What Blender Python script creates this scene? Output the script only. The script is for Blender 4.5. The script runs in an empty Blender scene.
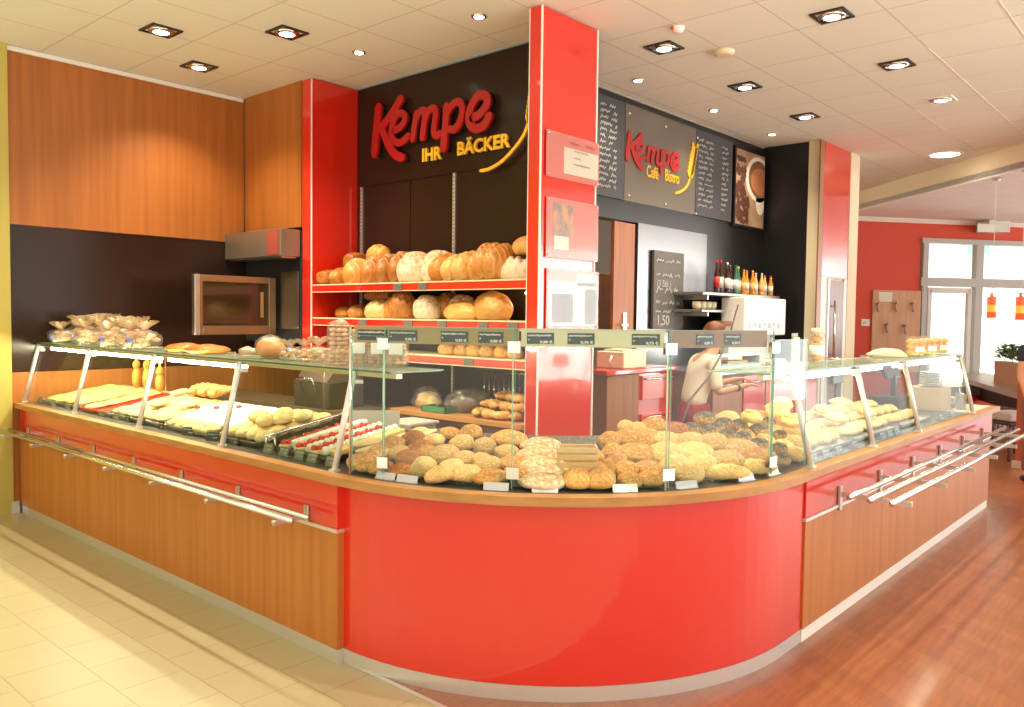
import bpy, bmesh, math, random
from math import sin, cos, pi, sqrt, atan2, radians
from mathutils import Vector, Matrix, noise

SC = bpy.context.scene
COL = SC.collection
random.seed(7)

# ------------------------------------------------------------------ camera
F_PX, YAW, PITCH, ROLL, EYE = 815.0, radians(41.5), radians(2.6), radians(0.71), 1.7
_f = Vector((cos(PITCH)*cos(YAW), cos(PITCH)*sin(YAW), -sin(PITCH)))
_r = Vector((sin(YAW), -cos(YAW), 0)); _u = _r.cross(_f)
_r2 = cos(ROLL)*_r + sin(ROLL)*_u
_u2 = -sin(ROLL)*_r + cos(ROLL)*_u
cam_d = bpy.data.cameras.new('camera'); cam = bpy.data.objects.new('camera', cam_d); COL.objects.link(cam)
cam_d.sensor_width = 36; cam_d.lens = F_PX/1024*36; cam_d.clip_end = 200
cam.matrix_world = Matrix(((_r2.x, _u2.x, -_f.x, 0), (_r2.y, _u2.y, -_f.y, 0), (_r2.z, _u2.z, -_f.z, EYE), (0, 0, 0, 1)))
SC.camera = cam

# ------------------------------------------------------------------ world, exposure
W = bpy.data.worlds.new('world'); SC.world = W; W.use_nodes = True
nt = W.node_tree; nt.nodes.clear()
def wn(t, **k):
    n = nt.nodes.new(t)
    for a, b in k.items(): setattr(n, a, b)
    return n
tc = wn('ShaderNodeTexCoord')
sep = wn('ShaderNodeSeparateXYZ'); nt.links.new(tc.outputs['Generated'], sep.inputs[0])
def wm(op, a, b=None, clamp=False):
    n = wn('ShaderNodeMath', operation=op, use_clamp=clamp)
    for i, v in enumerate((a, b)):
        if v is None: continue
        if isinstance(v, (int, float)): n.inputs[i].default_value = v
        else: nt.links.new(v, n.inputs[i])
    return n.outputs[0]
# daylight from the street: a bright low band seen through the glass front on the right
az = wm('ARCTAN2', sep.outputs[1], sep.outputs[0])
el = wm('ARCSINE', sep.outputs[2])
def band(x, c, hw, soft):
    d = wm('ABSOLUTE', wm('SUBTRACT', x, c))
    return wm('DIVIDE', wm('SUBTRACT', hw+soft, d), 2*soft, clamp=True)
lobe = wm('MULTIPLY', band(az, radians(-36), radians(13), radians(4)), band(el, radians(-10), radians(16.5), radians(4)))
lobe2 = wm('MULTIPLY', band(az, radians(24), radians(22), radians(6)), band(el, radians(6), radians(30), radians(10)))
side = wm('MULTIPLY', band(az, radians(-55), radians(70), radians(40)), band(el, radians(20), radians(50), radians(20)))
low = band(el, radians(-55), radians(40), radians(8))  # extra glow below the horizon, added to brighten the ceiling
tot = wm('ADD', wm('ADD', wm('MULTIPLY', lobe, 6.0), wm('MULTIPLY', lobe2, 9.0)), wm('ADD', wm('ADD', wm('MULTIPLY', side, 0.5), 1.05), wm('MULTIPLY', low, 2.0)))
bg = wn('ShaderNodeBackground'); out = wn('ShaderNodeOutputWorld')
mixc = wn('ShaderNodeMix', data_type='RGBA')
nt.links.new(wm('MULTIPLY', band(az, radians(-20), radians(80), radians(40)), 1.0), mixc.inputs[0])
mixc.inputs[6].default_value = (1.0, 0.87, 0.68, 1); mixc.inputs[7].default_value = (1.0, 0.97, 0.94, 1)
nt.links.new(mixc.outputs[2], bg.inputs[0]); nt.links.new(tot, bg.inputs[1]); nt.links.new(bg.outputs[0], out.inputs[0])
SC.view_settings.view_transform = 'Standard'; SC.view_settings.look = 'None'
SC.view_settings.gamma = 1; SC.view_settings.use_curve_mapping = False
SC.view_settings.exposure = 0.5
SC.cycles.transparent_max_bounces = 24; SC.cycles.max_bounces = 7
SC.cycles.caustics_reflective = False; SC.cycles.caustics_refractive = False
SC.cycles.sample_clamp_indirect = 4.0

CEIL = 3.88
def lamp(name, kind, loc, energy, color=(1, .86, .66), aim=None, **k):
    d = bpy.data.lights.new(name, kind); d.energy = energy; d.color = color
    for a, b in k.items(): setattr(d, a, b)
    o = bpy.data.objects.new(name, d); o.location = loc; COL.objects.link(o)
    if aim: o.rotation_euler = Vector(aim).to_track_quat('-Z', 'Y').to_euler()
    return o

def ray(px, py):
    a, b = (px-512)/F_PX, (py-353.5)/F_PX
    return (_r2*a - _u2*b + _f)
def at(px, py, ax, c):
    """the point of the plane ax = c seen at this place of the photograph"""
    d = ray(px, py); O = Vector((0, 0, EYE)); i = 'xyz'.index(ax)
    return O + d*((c-O[i])/d[i])
FW_P, FW_D = Vector((15.059, 5.074, 0)), Vector((.806, -.593, 0)).normalized()
FW_N = Vector((FW_D.y, -FW_D.x, 0))      # points back to the camera side (-x,-y)
if FW_N.dot(-FW_P) < 0: FW_N = -FW_N
def atfw(px, py, off=0.0):
    d = ray(px, py); O = Vector((0, 0, EYE)); P = FW_P + FW_N*off
    return O + d*((P-O).dot(FW_N)/d.dot(FW_N))
def fwuv(px, py):
    p = atfw(px, py); return (p-FW_P).dot(FW_D), p.z

# ------------------------------------------------------------------ materials
MATS = {}
def M(name, color, rough=.5, metal=0, bump=None, noise_c=None, spec=.5, emit=None, coat=0, wood=None, voro=None, rnd=0, scale=1.0, zg=0, slash=None):
    """noise_c = (second colour, noise scale, stretch vector); voro = (seed colour, scale, threshold); bump = (scale, strength)"""
    if name in MATS: return MATS[name]
    m = bpy.data.materials.new(name); m.use_nodes = True; t = m.node_tree
    b = t.nodes['Principled BSDF']; L = t.links.new
    b.inputs['Base Color'].default_value = (*color, 1); b.inputs['Roughness'].default_value = rough
    b.inputs['Metallic'].default_value = metal; b.inputs['Specular IOR Level'].default_value = spec
    b.inputs['Coat Weight'].default_value = coat; b.inputs['Coat Roughness'].default_value = .06
    src = None
    tc = t.nodes.new('ShaderNodeTexCoord'); mp = t.nodes.new('ShaderNodeMapping'); L(tc.outputs['Object'], mp.inputs[0])
    if noise_c:
        c2, s, st = noise_c
        mp.inputs['Scale'].default_value = st
        n = t.nodes.new('ShaderNodeTexNoise'); n.inputs['Scale'].default_value = s; n.inputs['Detail'].default_value = 4
        L(mp.outputs[0], n.inputs[0]); nout = n.outputs[0]
        if zg:
            sx = t.nodes.new('ShaderNodeSeparateXYZ'); L(tc.outputs['Object'], sx.inputs[0]); zz = t.nodes.new('ShaderNodeMath'); zz.operation = 'MULTIPLY_ADD'
            L(sx.outputs[2], zz.inputs[0]); zz.inputs[1].default_value = -zg; zz.inputs[2].default_value = .55*zg; ad = t.nodes.new('ShaderNodeMath'); L(n.outputs[0], ad.inputs[0]); L(zz.outputs[0], ad.inputs[1]); nout = ad.outputs[0]
        cr = t.nodes.new('ShaderNodeValToRGB'); cr.color_ramp.elements[0].position = .35; cr.color_ramp.elements[1].position = .65
        cr.color_ramp.elements[0].color = (*color, 1); cr.color_ramp.elements[1].color = (*c2, 1)
        L(nout, cr.inputs[0]); src = cr.outputs[0]
    if voro:
        c3, s, th = voro
        v = t.nodes.new('ShaderNodeTexVoronoi'); v.inputs['Scale'].default_value = s; L(tc.outputs['Object'], v.inputs[0])
        ma = t.nodes.new('ShaderNodeMath'); ma.operation = 'LESS_THAN'; ma.inputs[1].default_value = th; L(v.outputs[0], ma.inputs[0])
        mx = t.nodes.new('ShaderNodeMix'); mx.data_type = 'RGBA'; L(ma.outputs[0], mx.inputs[0])
        if src: L(src, mx.inputs[6])
        else: mx.inputs[6].default_value = (*color, 1)
        mx.inputs[7].default_value = (*c3, 1); src = mx.outputs[2]
    if slash:
        c4, s, th = slash
        wv = t.nodes.new('ShaderNodeTexWave'); wv.inputs['Scale'].default_value = s; wv.inputs['Distortion'].default_value = 3.5; wv.inputs['Detail'].default_value = 2; L(tc.outputs['Object'], wv.inputs[0])
        mr = t.nodes.new('ShaderNodeMapRange'); L(wv.outputs['Fac'], mr.inputs[0]); mr.inputs[1].default_value = th; mr.inputs[2].default_value = min(1, th+.18)
        mx = t.nodes.new('ShaderNodeMix'); mx.data_type = 'RGBA'; L(mr.outputs[0], mx.inputs[0]); L(src, mx.inputs[6]); mx.inputs[7].default_value = (*c4, 1); src = mx.outputs[2]
    if rnd:
        oi = t.nodes.new('ShaderNodeObjectInfo'); hs = t.nodes.new('ShaderNodeHueSaturation')
        ma = t.nodes.new('ShaderNodeMath'); ma.operation = 'MULTIPLY_ADD'; L(oi.outputs['Random'], ma.inputs[0])
        ma.inputs[1].default_value = rnd; ma.inputs[2].default_value = 1-rnd/2
        L(ma.outputs[0], hs.inputs['Value'])
        if src: L(src, hs.inputs['Color'])
        else: hs.inputs['Color'].default_value = (*color, 1)
        src = hs.outputs[0]
    if src: L(src, b.inputs['Base Color'])
    if bump:
        n = t.nodes.new('ShaderNodeTexNoise'); n.inputs['Scale'].default_value = bump[0]; L(tc.outputs['Object'], n.inputs[0])
        bp = t.nodes.new('ShaderNodeBump'); bp.inputs['Strength'].default_value = bump[1]; bp.inputs['Distance'].default_value = .01
        L(n.outputs[0], bp.inputs['Height']); L(bp.outputs[0], b.inputs['Normal'])
    if emit:
        b.inputs['Emission Color'].default_value = (*emit[0], 1); b.inputs['Emission Strength'].default_value = emit[1]
    MATS[name] = m; return m

def glass_mat(name, tint=(.93, .97, .95), refl=.03, rough=.02, body=None, bodyf=0, maxr=.4):
    m = bpy.data.materials.new(name); m.use_nodes = True; t = m.node_tree; t.nodes.clear(); L = t.links.new
    o = t.nodes.new('ShaderNodeOutputMaterial'); tr = t.nodes.new('ShaderNodeBsdfTransparent'); gl = t.nodes.new('ShaderNodeBsdfGlossy')
    tr.inputs[0].default_value = (*tint, 1); gl.inputs['Roughness'].default_value = rough
    lw = t.nodes.new('ShaderNodeLayerWeight'); lw.inputs[0].default_value = .5
    pw = t.nodes.new('ShaderNodeMath'); pw.operation = 'POWER'; L(lw.outputs['Facing'], pw.inputs[0]); pw.inputs[1].default_value = 6
    mr = t.nodes.new('ShaderNodeMapRange'); L(pw.outputs[0], mr.inputs[0]); mr.inputs[3].default_value = refl; mr.inputs[4].default_value = maxr
    mx = t.nodes.new('ShaderNodeMixShader'); L(mr.outputs[0], mx.inputs[0]); L(tr.outputs[0], mx.inputs[1]); L(gl.outputs[0], mx.inputs[2])
    last = mx.outputs[0]
    if body:
        df = t.nodes.new('ShaderNodeBsdfDiffuse'); df.inputs[0].default_value = (*body, 1)
        m2 = t.nodes.new('ShaderNodeMixShader'); m2.inputs[0].default_value = bodyf
        L(last, m2.inputs[1]); L(df.outputs[0], m2.inputs[2]); last = m2.outputs[0]
    L(last, o.inputs[0]); MATS[name] = m; return m

def grid_mat(name, color, line, sx, sy, off=(0, 0), offset=0.0, mortar=.008, rough=.6, rot=0, swap=False, c2=None, bump=.0, nz=None, spec=.5, coat=0):
    m = bpy.data.materials.new(name); m.use_nodes = True; t = m.node_tree; L = t.links.new; b = t.nodes['Principled BSDF']
    b.inputs['Roughness'].default_value = rough; b.inputs['Specular IOR Level'].default_value = spec
    b.inputs['Coat Weight'].default_value = coat; b.inputs['Coat Roughness'].default_value = .12
    tc = t.nodes.new('ShaderNodeTexCoord'); mp = t.nodes.new('ShaderNodeMapping'); L(tc.outputs['Object'], mp.inputs[0])
    mp.inputs['Rotation'].default_value = (0, 0, rot); mp.inputs['Location'].default_value = (off[0], off[1], 0)
    br = t.nodes.new('ShaderNodeTexBrick'); L(mp.outputs[0], br.inputs[0])
    br.offset = offset; br.squash = 1; br.inputs['Scale'].default_value = 1; br.inputs['Brick Width'].default_value = sx
    br.inputs['Row Height'].default_value = sy; br.inputs['Mortar Size'].default_value = mortar; br.inputs['Mortar Smooth'].default_value = 0
    br.inputs['Color1'].default_value = (*color, 1); br.inputs['Color2'].default_value = (*(c2 or color), 1); br.inputs['Mortar'].default_value = (*line, 1)
    src = br.outputs[0]
    if nz:
        n = t.nodes.new('ShaderNodeTexNoise'); n.inputs['Scale'].default_value = nz[0]; n.inputs['Detail'].default_value = 5
        mp2 = t.nodes.new('ShaderNodeMapping'); mp2.inputs['Rotation'].default_value = (0, 0, rot); mp2.inputs['Scale'].default_value = nz[1]
        L(tc.outputs['Object'], mp2.inputs[0]); L(mp2.outputs[0], n.inputs[0])
        mr = t.nodes.new('ShaderNodeMapRange'); L(n.outputs[0], mr.inputs[0]); mr.inputs[1].default_value = .3; mr.inputs[2].default_value = .7
        mr.inputs[3].default_value = 1-nz[2]; mr.inputs[4].default_value = 1+nz[2]
        mx = t.nodes.new('ShaderNodeMix'); mx.data_type = 'RGBA'; mx.blend_type = 'MULTIPLY'; mx.inputs[0].default_value = 1
        L(src, mx.inputs[6]); L(mr.outputs[0], mx.inputs[7]); src = mx.outputs[2]
    L(src, b.inputs['Base Color'])
    MATS[name] = m; return m

WOOD = M('wood_laminate', (.43, .145, .027), .42, noise_c=((.52, .182, .037), 2.2, (9, 9, .35)))
WOODX = M('wood_panel_upper', (.35, .11, .018), .45, noise_c=((.44, .145, .026), 2.2, (8, 8, .3)))
RED = M('red_laminate', (.70, .022, .008), .20, coat=1.0)
REDW = M('red_paint', (.72, .085, .045), .7)
EDGEW = M('edge_wood', (.42, .19, .055), .45, noise_c=((.52, .25, .08), 3, (2, 2, 8)))
STEEL = M('brushed_steel', (.62, .61, .58), .32, 1, bump=(60, .05))
CHROME = M('polished_steel', (.83, .83, .82), .15, 1)
ALU = M('aluminium_strip', (.72, .70, .66), .38, .7)
WHITE = M('white_plastic', (.85, .84, .80), .45)
CREAM = M('cream_lacquer', (.82, .72, .50), .4)
BLACKP = M('black_plastic', (.015, .015, .016), .35)
DARKP = M('dark_glossy_panel', (.028, .013, .008), .2, spec=.28)
NIGHT = M('black_wall_panel', (.012, .012, .014), .3)
DECK = M('display_deck_steel', (.10, .11, .10), .3, .3)
GLASS = glass_mat('clear_glass')
GEDGE = M('glass_edge_green', (.03, .14, .09), .15, emit=None)
PLAST = glass_mat('cellophane', tint=(.97, .95, .92), refl=.06, rough=.25, body=(.9, .85, .75), bodyf=.08, maxr=.4)
RUFFLE = glass_mat('cellophane_gathers', tint=(.95, .92, .86), refl=.18, rough=.25, body=(.70, .50, .28), bodyf=.40, maxr=.7)
YELLOW = M('yellow_paint', (.52, .44, .10), .6)
SIGNR = M('sign_letter_red', (.44, .010, .009), .3)
SIGNY = M('sign_letter_yellow', (.95, .55, .03), .35)
BOARDG = M('sign_panel_taupe', (.14, .115, .085), .3)
CHALKB = M('chalkboard_slate', (.045, .045, .046), .55)
CHALK = M('chalk_white', (.55, .55, .53), .8)
LIT = M('lamp_lens_lit', (1, 1, 1), .4, emit=((1, .93, .78), 9))
TUBE = M('strip_tube_lit', (1, 1, 1), .4, emit=((1, .90, .70), 32))
TUBEW = M('strip_tube_warm_lit', (1, 1, 1), .4, emit=((1, .84, .56), 95))
def crust(name, c1, c2, rough=.5, **k):
    return M(name, c1, rough, noise_c=(c2, 9, (1, 1, 1)), bump=(14, .9), rnd=.30, zg=k.pop('zg', .55), **k)
GOLD = crust('crust_golden', (.56, .20, .026), (.84, .48, .14))
BROWN = crust('crust_brown', (.30, .085, .012), (.56, .22, .045), .38)
PRETZ = crust('crust_glossy_brown', (.38, .10, .010), (.60, .23, .035), .28)
PALE = crust('crust_pale', (.76, .43, .13), (.86, .60, .26))
BROWNS = crust('crust_brown_slashed', (.27, .07, .010), (.48, .17, .03), .38, slash=((.58, .26, .07), 2.6, .74))
GOLDS = crust('crust_golden_slashed', (.44, .14, .018), (.66, .28, .055), slash=((.74, .40, .12), 2.6, .72))
FLOUR = crust('crust_floured', (.56, .30, .11), (.84, .70, .50), .7)
SEEDY = crust('crust_seeded', (.60, .30, .075), (.82, .52, .18), voro=((.90, .74, .42), 24, .30))
POPPY = crust('crust_poppy', (.10, .075, .06), (.74, .42, .13), voro=((.04, .035, .035), 26, .34), zg=1.2)
CRUMB = crust('crumb_topping', (.82, .50, .17), (.92, .70, .34), .75, voro=((.62, .32, .08), 14, .2))
ICING = M('white_icing', (.92, .86, .74), .4, bump=(30, .2), rnd=.06)
STRAW = M('strawberry_glaze', (.62, .02, .012), .15, noise_c=((.78, .07, .02), 25, (1, 1, 1)))
YELP = crust('custard_yellow', (.86, .50, .10), (.92, .62, .18))
COOKIE = crust('cookie_brown', (.42, .19, .06), (.62, .36, .14))

# ------------------------------------------------------------------ mesh helpers
class MB:
    def __init__(s): s.v = []; s.f = []; s.sm = []
    def add(s, vs, fs, smooth=False):
        n = len(s.v); s.v += [tuple(v) for v in vs]; s.f += [tuple(i+n for i in f) for f in fs]; s.sm += [smooth]*len(fs); return s
    def box(s, x0, y0, z0, x1, y1, z1, m=None):
        vs = [Vector((x, y, z)) for z in (z0, z1) for y in (y0, y1) for x in (x0, x1)]
        if m: vs = [m @ v for v in vs]
        return s.add(vs, [(0, 2, 3, 1), (4, 5, 7, 6), (0, 1, 5, 4), (2, 6, 7, 3), (0, 4, 6, 2), (1, 3, 7, 5)])
    def bbox(s, x0, y0, z0, x1, y1, z1, b=.004, m=None):
        bm = bmesh.new(); bmesh.ops.create_cube(bm, size=1)
        for v in bm.verts: v.co = Vector(((x0+x1)/2+v.co.x*(x1-x0), (y0+y1)/2+v.co.y*(y1-y0), (z0+z1)/2+v.co.z*(z1-z0)))
        b = min(b, .45*min(abs(x1-x0), abs(y1-y0), abs(z1-z0)))
        bmesh.ops.bevel(bm, geom=bm.edges[:], offset=b, segments=2, profile=.5, affect='EDGES')
        vs = [m @ v.co if m else v.co.copy() for v in bm.verts]; s.add(vs, [[v.index for v in f.verts] for f in bm.faces]); bm.free(); return s
    def obox(s, a, b, w, z0, z1, side=0):
        """upright slab from a to b (xy), width w to the side given by side (-1 .. 1)"""
        a = Vector((a[0], a[1], 0)); b = Vector((b[0], b[1], 0)); d = (b-a).normalized(); n = Vector((-d.y, d.x, 0))
        p = n*w*(side-1)/2; q = n*w*(side+1)/2
        vs = [v + Vector((0, 0, z)) for z in (z0, z1) for v in (a+p, b+p, b+q, a+q)]
        return s.add(vs, [(3, 2, 1, 0), (4, 5, 6, 7), (0, 1, 5, 4), (1, 2, 6, 5), (2, 3, 7, 6), (3, 0, 4, 7)])
    def tube(s, pts, r, n=10, closed=False):
        pts = [Vector(p) for p in pts]; rs = r if isinstance(r, (list, tuple)) else [r]*len(pts)
        vs = []; prev = None
        for i, p in enumerate(pts):
            d = (pts[min(i+1, len(pts)-1)] - pts[max(i-1, 0)]).normalized()
            ref = prev if prev is not None else (Vector((0, 0, 1)) if abs(d.z) < .9 else Vector((1, 0, 0)))
            x = (ref - d*ref.dot(d)).normalized(); y = d.cross(x); prev = x
            vs += [p + (x*cos(2*pi*k/n)+y*sin(2*pi*k/n))*rs[i] for k in range(n)]
        fs = [(i*n+k, i*n+(k+1) % n, (i+1)*n+(k+1) % n, (i+1)*n+k) for i in range(len(pts)-1) for k in range(n)]
        fs += [tuple(range(n))[::-1], tuple((len(pts)-1)*n+k for k in range(n))]
        return s.add(vs, fs, True)
    def lathe(s, prof, c=(0, 0, 0), n=20):
        c = Vector(c); vs = []
        for r, z in prof: vs += [c + Vector((r*cos(2*pi*k/n), r*sin(2*pi*k/n), z)) for k in range(n)]
        fs = [(i*n+k, i*n+(k+1) % n, (i+1)*n+(k+1) % n, (i+1)*n+k) for i in range(len(prof)-1) for k in range(n)]
        fs += [tuple(range(n))[::-1], tuple((len(prof)-1)*n+k for k in range(n))]
        return s.add(vs, fs, True)
    def prism(s, poly, z0, z1, m=None):
        n = len(poly); vs = [Vector((p[0], p[1], z)) for z in (z0, z1) for p in poly]
        if m: vs = [m @ v for v in vs]
        return s.add(vs, [tuple(range(n))[::-1], tuple(range(n, 2*n))] + [(i, (i+1) % n, n+(i+1) % n, n+i) for i in range(n)])
    def strip(s, A, B, z0, z1):
        """solid between two equal-length xy paths"""
        n = len(A); vs = [Vector((p[0], p[1], z)) for z in (z0, z1) for P in (A, B) for p in P]
        fs = []
        for i in range(n-1):
            a, b = i, i+1
            fs += [(a, b, n+b, n+a), (2*n+a, 3*n+a, 3*n+b, 2*n+b), (a, 2*n+a, 2*n+b, b), (n+a, n+b, 3*n+b, 3*n+a)]
        fs += [(0, n, 3*n, 2*n), (n-1, 3*n-1, 4*n-1, 2*n-1)]
        return s.add(vs, fs)
    def blob(s, c, rx, ry, rz, seg=16, rings=10, rough=0, seed=0, flat=-.55, m=None, fn=None):
        vs = []
        for i in range(rings+1):
            t = pi*i/rings
            for k in range(seg):
                p = 2*pi*k/seg; d = Vector((sin(t)*cos(p), sin(t)*sin(p), cos(t)))
                q = 1 + rough*noise.noise(d*1.7+Vector((seed*3.1, seed, 0)))
                v = Vector((d.x*rx*q, d.y*ry*q, max(d.z, flat)*rz*q))
                if fn: v = fn(v, d)
                if m: v = m @ v
                vs.append(Vector(c)+v)
        fs = [(i*seg+k, (i+1)*seg+k, (i+1)*seg+(k+1) % seg, i*seg+(k+1) % seg) for i in range(rings) for k in range(seg)]
        return s.add(vs, fs, True)
    def mesh(s, name, mat):
        me = bpy.data.meshes.new(name); me.from_pydata(s.v, [], s.f); me.polygons.foreach_set('use_smooth', s.sm)
        bm = bmesh.new(); bm.from_mesh(me); bmesh.ops.remove_doubles(bm, verts=bm.verts, dist=1e-6)
        bmesh.ops.recalc_face_normals(bm, faces=bm.faces); bm.to_mesh(me); bm.free()
        me.materials.append(mat); me.update(); return me
    def build(s, name, mat, parent=None, loc=None, rot=None):
        o = bpy.data.objects.new(name, s.mesh(name, mat)); COL.objects.link(o)
        if parent: o.parent = parent
        if loc: o.location = loc
        if rot: o.rotation_euler = rot
        return o

def tag(o, label=None, cat=None, group=None, kind=None):
    if label: o['label'] = label
    if cat: o['category'] = cat
    if group: o['group'] = group
    if kind: o['kind'] = kind
    return o
def empty(name, loc=(0, 0, 0), rz=0, label=None, cat=None, group=None):
    o = bpy.data.objects.new(name, None); o.location = loc; o.rotation_euler = (0, 0, rz); COL.objects.link(o)
    return tag(o, label, cat, group)
def dup(root, loc, rot=None, scale=None, label=None, group=None, hide=False):
    kids = [c for c in bpy.data.objects if c.parent is root]
    r = root.copy(); COL.objects.link(r); r.location = loc
    if rot is not None: r.rotation_euler = rot
    if scale is not None: r.scale = scale if not isinstance(scale, (int, float)) else (scale,)*3
    if label: r['label'] = label
    if group: r['group'] = group
    for ch in kids:
        c = ch.copy(); COL.objects.link(c); c.parent = r
        for g in [x for x in bpy.data.objects if x.parent is ch]:
            d = g.copy(); COL.objects.link(d); d.parent = c
    return r
def struct(name, mb, mat, parent=None):
    o = mb.build(name, mat, parent)
    if not parent: o['kind'] = 'structure'
    return o
NUM = ['', 'first', 'second', 'third', 'fourth', 'fifth', 'sixth', 'seventh', 'eighth', 'ninth', 'tenth', 'eleventh', 'twelfth', 'thirteenth',
       'fourteenth', 'fifteenth', 'sixteenth', 'seventeenth', 'eighteenth', 'nineteenth', 'twentieth', 'twenty-first', 'twenty-second', 'twenty-third', 'twenty-fourth', 'twenty-fifth', 'twenty-sixth']
def nth(i, n, frm='from the left'):
    if n == 1: return ''
    if i == 1: return {'from the left': 'leftmost', 'from the front': 'frontmost'}[frm]
    return NUM[i] + ' ' + frm

# ================================================================== ROOM
# floor: beige tiles left of the metal strip, planks right of it, brown staff floor behind the counter
TILE = grid_mat('beige_floor_tiles', (.50, .455, .27), (.37, .31, .17), .34, .305, off=(-.06, 1.79-.305*6+.305*6+.04), offset=.5, mortar=.0035, rough=.33, rot=radians(90), c2=(.485, .435, .255), nz=(1.3, (1, 1, 1), .06))
PLANK = grid_mat('cherry_floor_planks', (.30, .095, .034), (.23, .07, .024), .9, .075, offset=.37, mortar=.0007, rough=.30, rot=-atan2(.85, .525), c2=(.36, .125, .044), nz=(3.0, (1.2, 14, 1), .18), coat=.25)
FX = 2.41
struct('floor', MB().prism([(FX, -2.6), (FX, 12), (-3, 12), (-3, -2.6)], -.05, 0), TILE)
fl = struct('floor', MB().prism([(FX, -2.6), (13, -5), (26, -4), (26, 12), (FX, 12)], -.05, 0), PLANK)
struct('trim_1', MB().box(FX-.012, -2.6, -.001, FX+.012, 3.17, .004), ALU)

TIL = grid_mat('ceiling_tiles', (.80, .83, .74), (.60, .60, .52), .70, .635, off=(-6.07+7*3, -2.55+.635*10), offset=0, mortar=.006, rough=.9, nz=(.6, (1, 1, 1), .03))
cpoly = [(-3, -2.6), (7.29, -2.6), (14.2, 4.8), (15.0, 5.7), (15, 12), (-3, 12)]
struct('ceiling', MB().prism(cpoly, CEIL, CEIL+.1), TIL)
# white T bars of the open grid near the window side
g = MB()
def tb(a, b, w=.012): g.obox(a, b, w, CEIL-.004, CEIL+.001)
def diag(y): return 2.9+(y+7.3)*(14.2-2.9)/(4.8+7.3)
for y, x0 in ((1.915, 7.1), (1.28, 5.2), (.645, 4.0), (2.55, 9.1)): tb((x0, y), (diag(y)-.05, y))
for k in range(0, 8):
    x = 6.77+.70*k; y0 = -7.3+(x-2.9)*12.1/11.3; y1 = 1.9 if k < 4 else 2.5
    if y1 > y0: tb((x, y0+.1), (x, y1))
struct('trim_2', g, M('ceiling_grid_bars', (.78, .72, .62), .5))
# the lower ceiling of the café side and its fascia
PL = M('fascia_plaster', (.80, .70, .48), .8)
a, b = Vector((2.9, -7.3)), Vector((14.2, 4.8)); d = (b-a).normalized(); a2 = a - d*0; b2 = b + d*1.2
struct('trim_3', MB().obox(a2, b2, .12, 3.58, CEIL, side=-1), PL)
n = Vector((d.y, -d.x))
CT2 = grid_mat('white_ceiling_panels', (.90, .89, .86), (1, 1, 1), .62, .62, offset=0, mortar=.012, rough=.8, rot=radians(36))
struct('ceiling', MB().prism([tuple(a2), (16, -7.3), (26, -3), (26, 3), tuple(Vector((16.5, 7.4))), tuple(b2)], 3.56, 3.66), CT2)

# back wall (left): wood above, dark splashback, wood below
YB = 7.65
struct('wall_back', MB().box(2.31, YB, 0, 9.6, YB+.2, CEIL), M('wall_plaster', (.5, .4, .3), .8))
struct('wall_left', MB().box(-3, 7.6, 0, 2.312, 7.85, CEIL), YELLOW)
struct('trim_4', MB().box(2.313, YB-.03, 2.415, 4.45, YB, 3.83), WOODX)
struct('trim_5', MB().box(2.313, YB-.02, 1.18, 9.5, YB, 2.41), DARKP)
struct('trim_6', MB().box(2.313, YB-.03, .08, 9.5, YB, 1.178), WOOD)
struct('trim_7', MB().box(2.313, YB-.025, 3.835, 4.45, YB, 3.875), WHITE)
struct('baseboard_back', MB().box(2.29, YB-.06, 0, 2.352, YB, .10), ALU)
struct('wall_side', MB().box(4.46, 6.62, 2.52, 5.2, YB-.035, CEIL), WOODX)
# sign wall behind the bread shelves
struct('wall_sign', MB().box(5.0, 3.80, 0, 5.12, 6.45, CEIL), DARKP)
sw = MB()
for (y0, y1, z0, z1) in ((3.82, 6.44, 2.935, 3.87), (3.82, 5.085, .2, 2.925), (5.095, 5.665, .2, 2.925), (5.675, 6.44, .2, 2.925)): sw.box(4.985, y0, z0, 5.0, y1, z1)
struct('trim_8', sw, DARKP)
struct('trim_9', MB().box(4.975, 3.82, 3.868, 4.999, 6.44, 3.88), M('blue_edge_profile', (.20, .30, .34), .5))
# menu wall, far side of the staff area
YM = 4.55
struct('wall_menu', MB().box(7.02, YM, 0, 10.1, YM+.15, CEIL), NIGHT)
struct('wall_menu', MB().box(5.13, YM, 2.66, 7.019, YM+.15, CEIL), NIGHT)
struct('wall_alcove', MB().box(9.93, 3.98, 0, 10.1, YM-.001, CEIL), NIGHT)
struct('wall_service_room', MB().box(5.13, 6.3, 0, 9.6, 6.45, CEIL), M('service_room_plaster', (.55, .50, .38), .8))
struct('trim_10', MB().box(5.2, YM-.012, 3.858, 9.9, YM-.001, 3.879), M('metal_edge', (.5, .45, .36), .4, .6))
# end pillar: red cladding, wood edge, cream column
struct('wall_end', MB().box(9.93, 3.82, 0, 11.2, 3.975, CEIL), M('column_cream', (.82, .72, .50), .7))
struct('trim_11', MB().box(9.99, 3.80, 2.24, 10.86, 3.819, 3.87), RED)
struct('trim_12', MB().box(9.86, 3.80, 0, 9.985, 3.819, 3.87), M('edge_wood_dark', (.33, .14, .05), .4))
struct('trim_13', MB().box(10.87, 3.795, 0, 11.2, 3.819, CEIL), M('column_cream', (.82, .72, .50), .7))
struct('trim_painted_glare', MB().box(9.99, 3.80, 0, 10.19, 3.819, 2.235).box(10.77, 3.80, 0, 10.86, 3.819, 2.235), WHITE)  # white strips beside the door stand for glare, painted into the colour
dr = struct('door_1', MB().bbox(10.21, 3.795, .01, 10.76, 3.818, 2.2, .004), M('door_dark_wood', (.16, .05, .02), .35, noise_c=((.22, .075, .03), 3, (6, 6, .4))))
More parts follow.
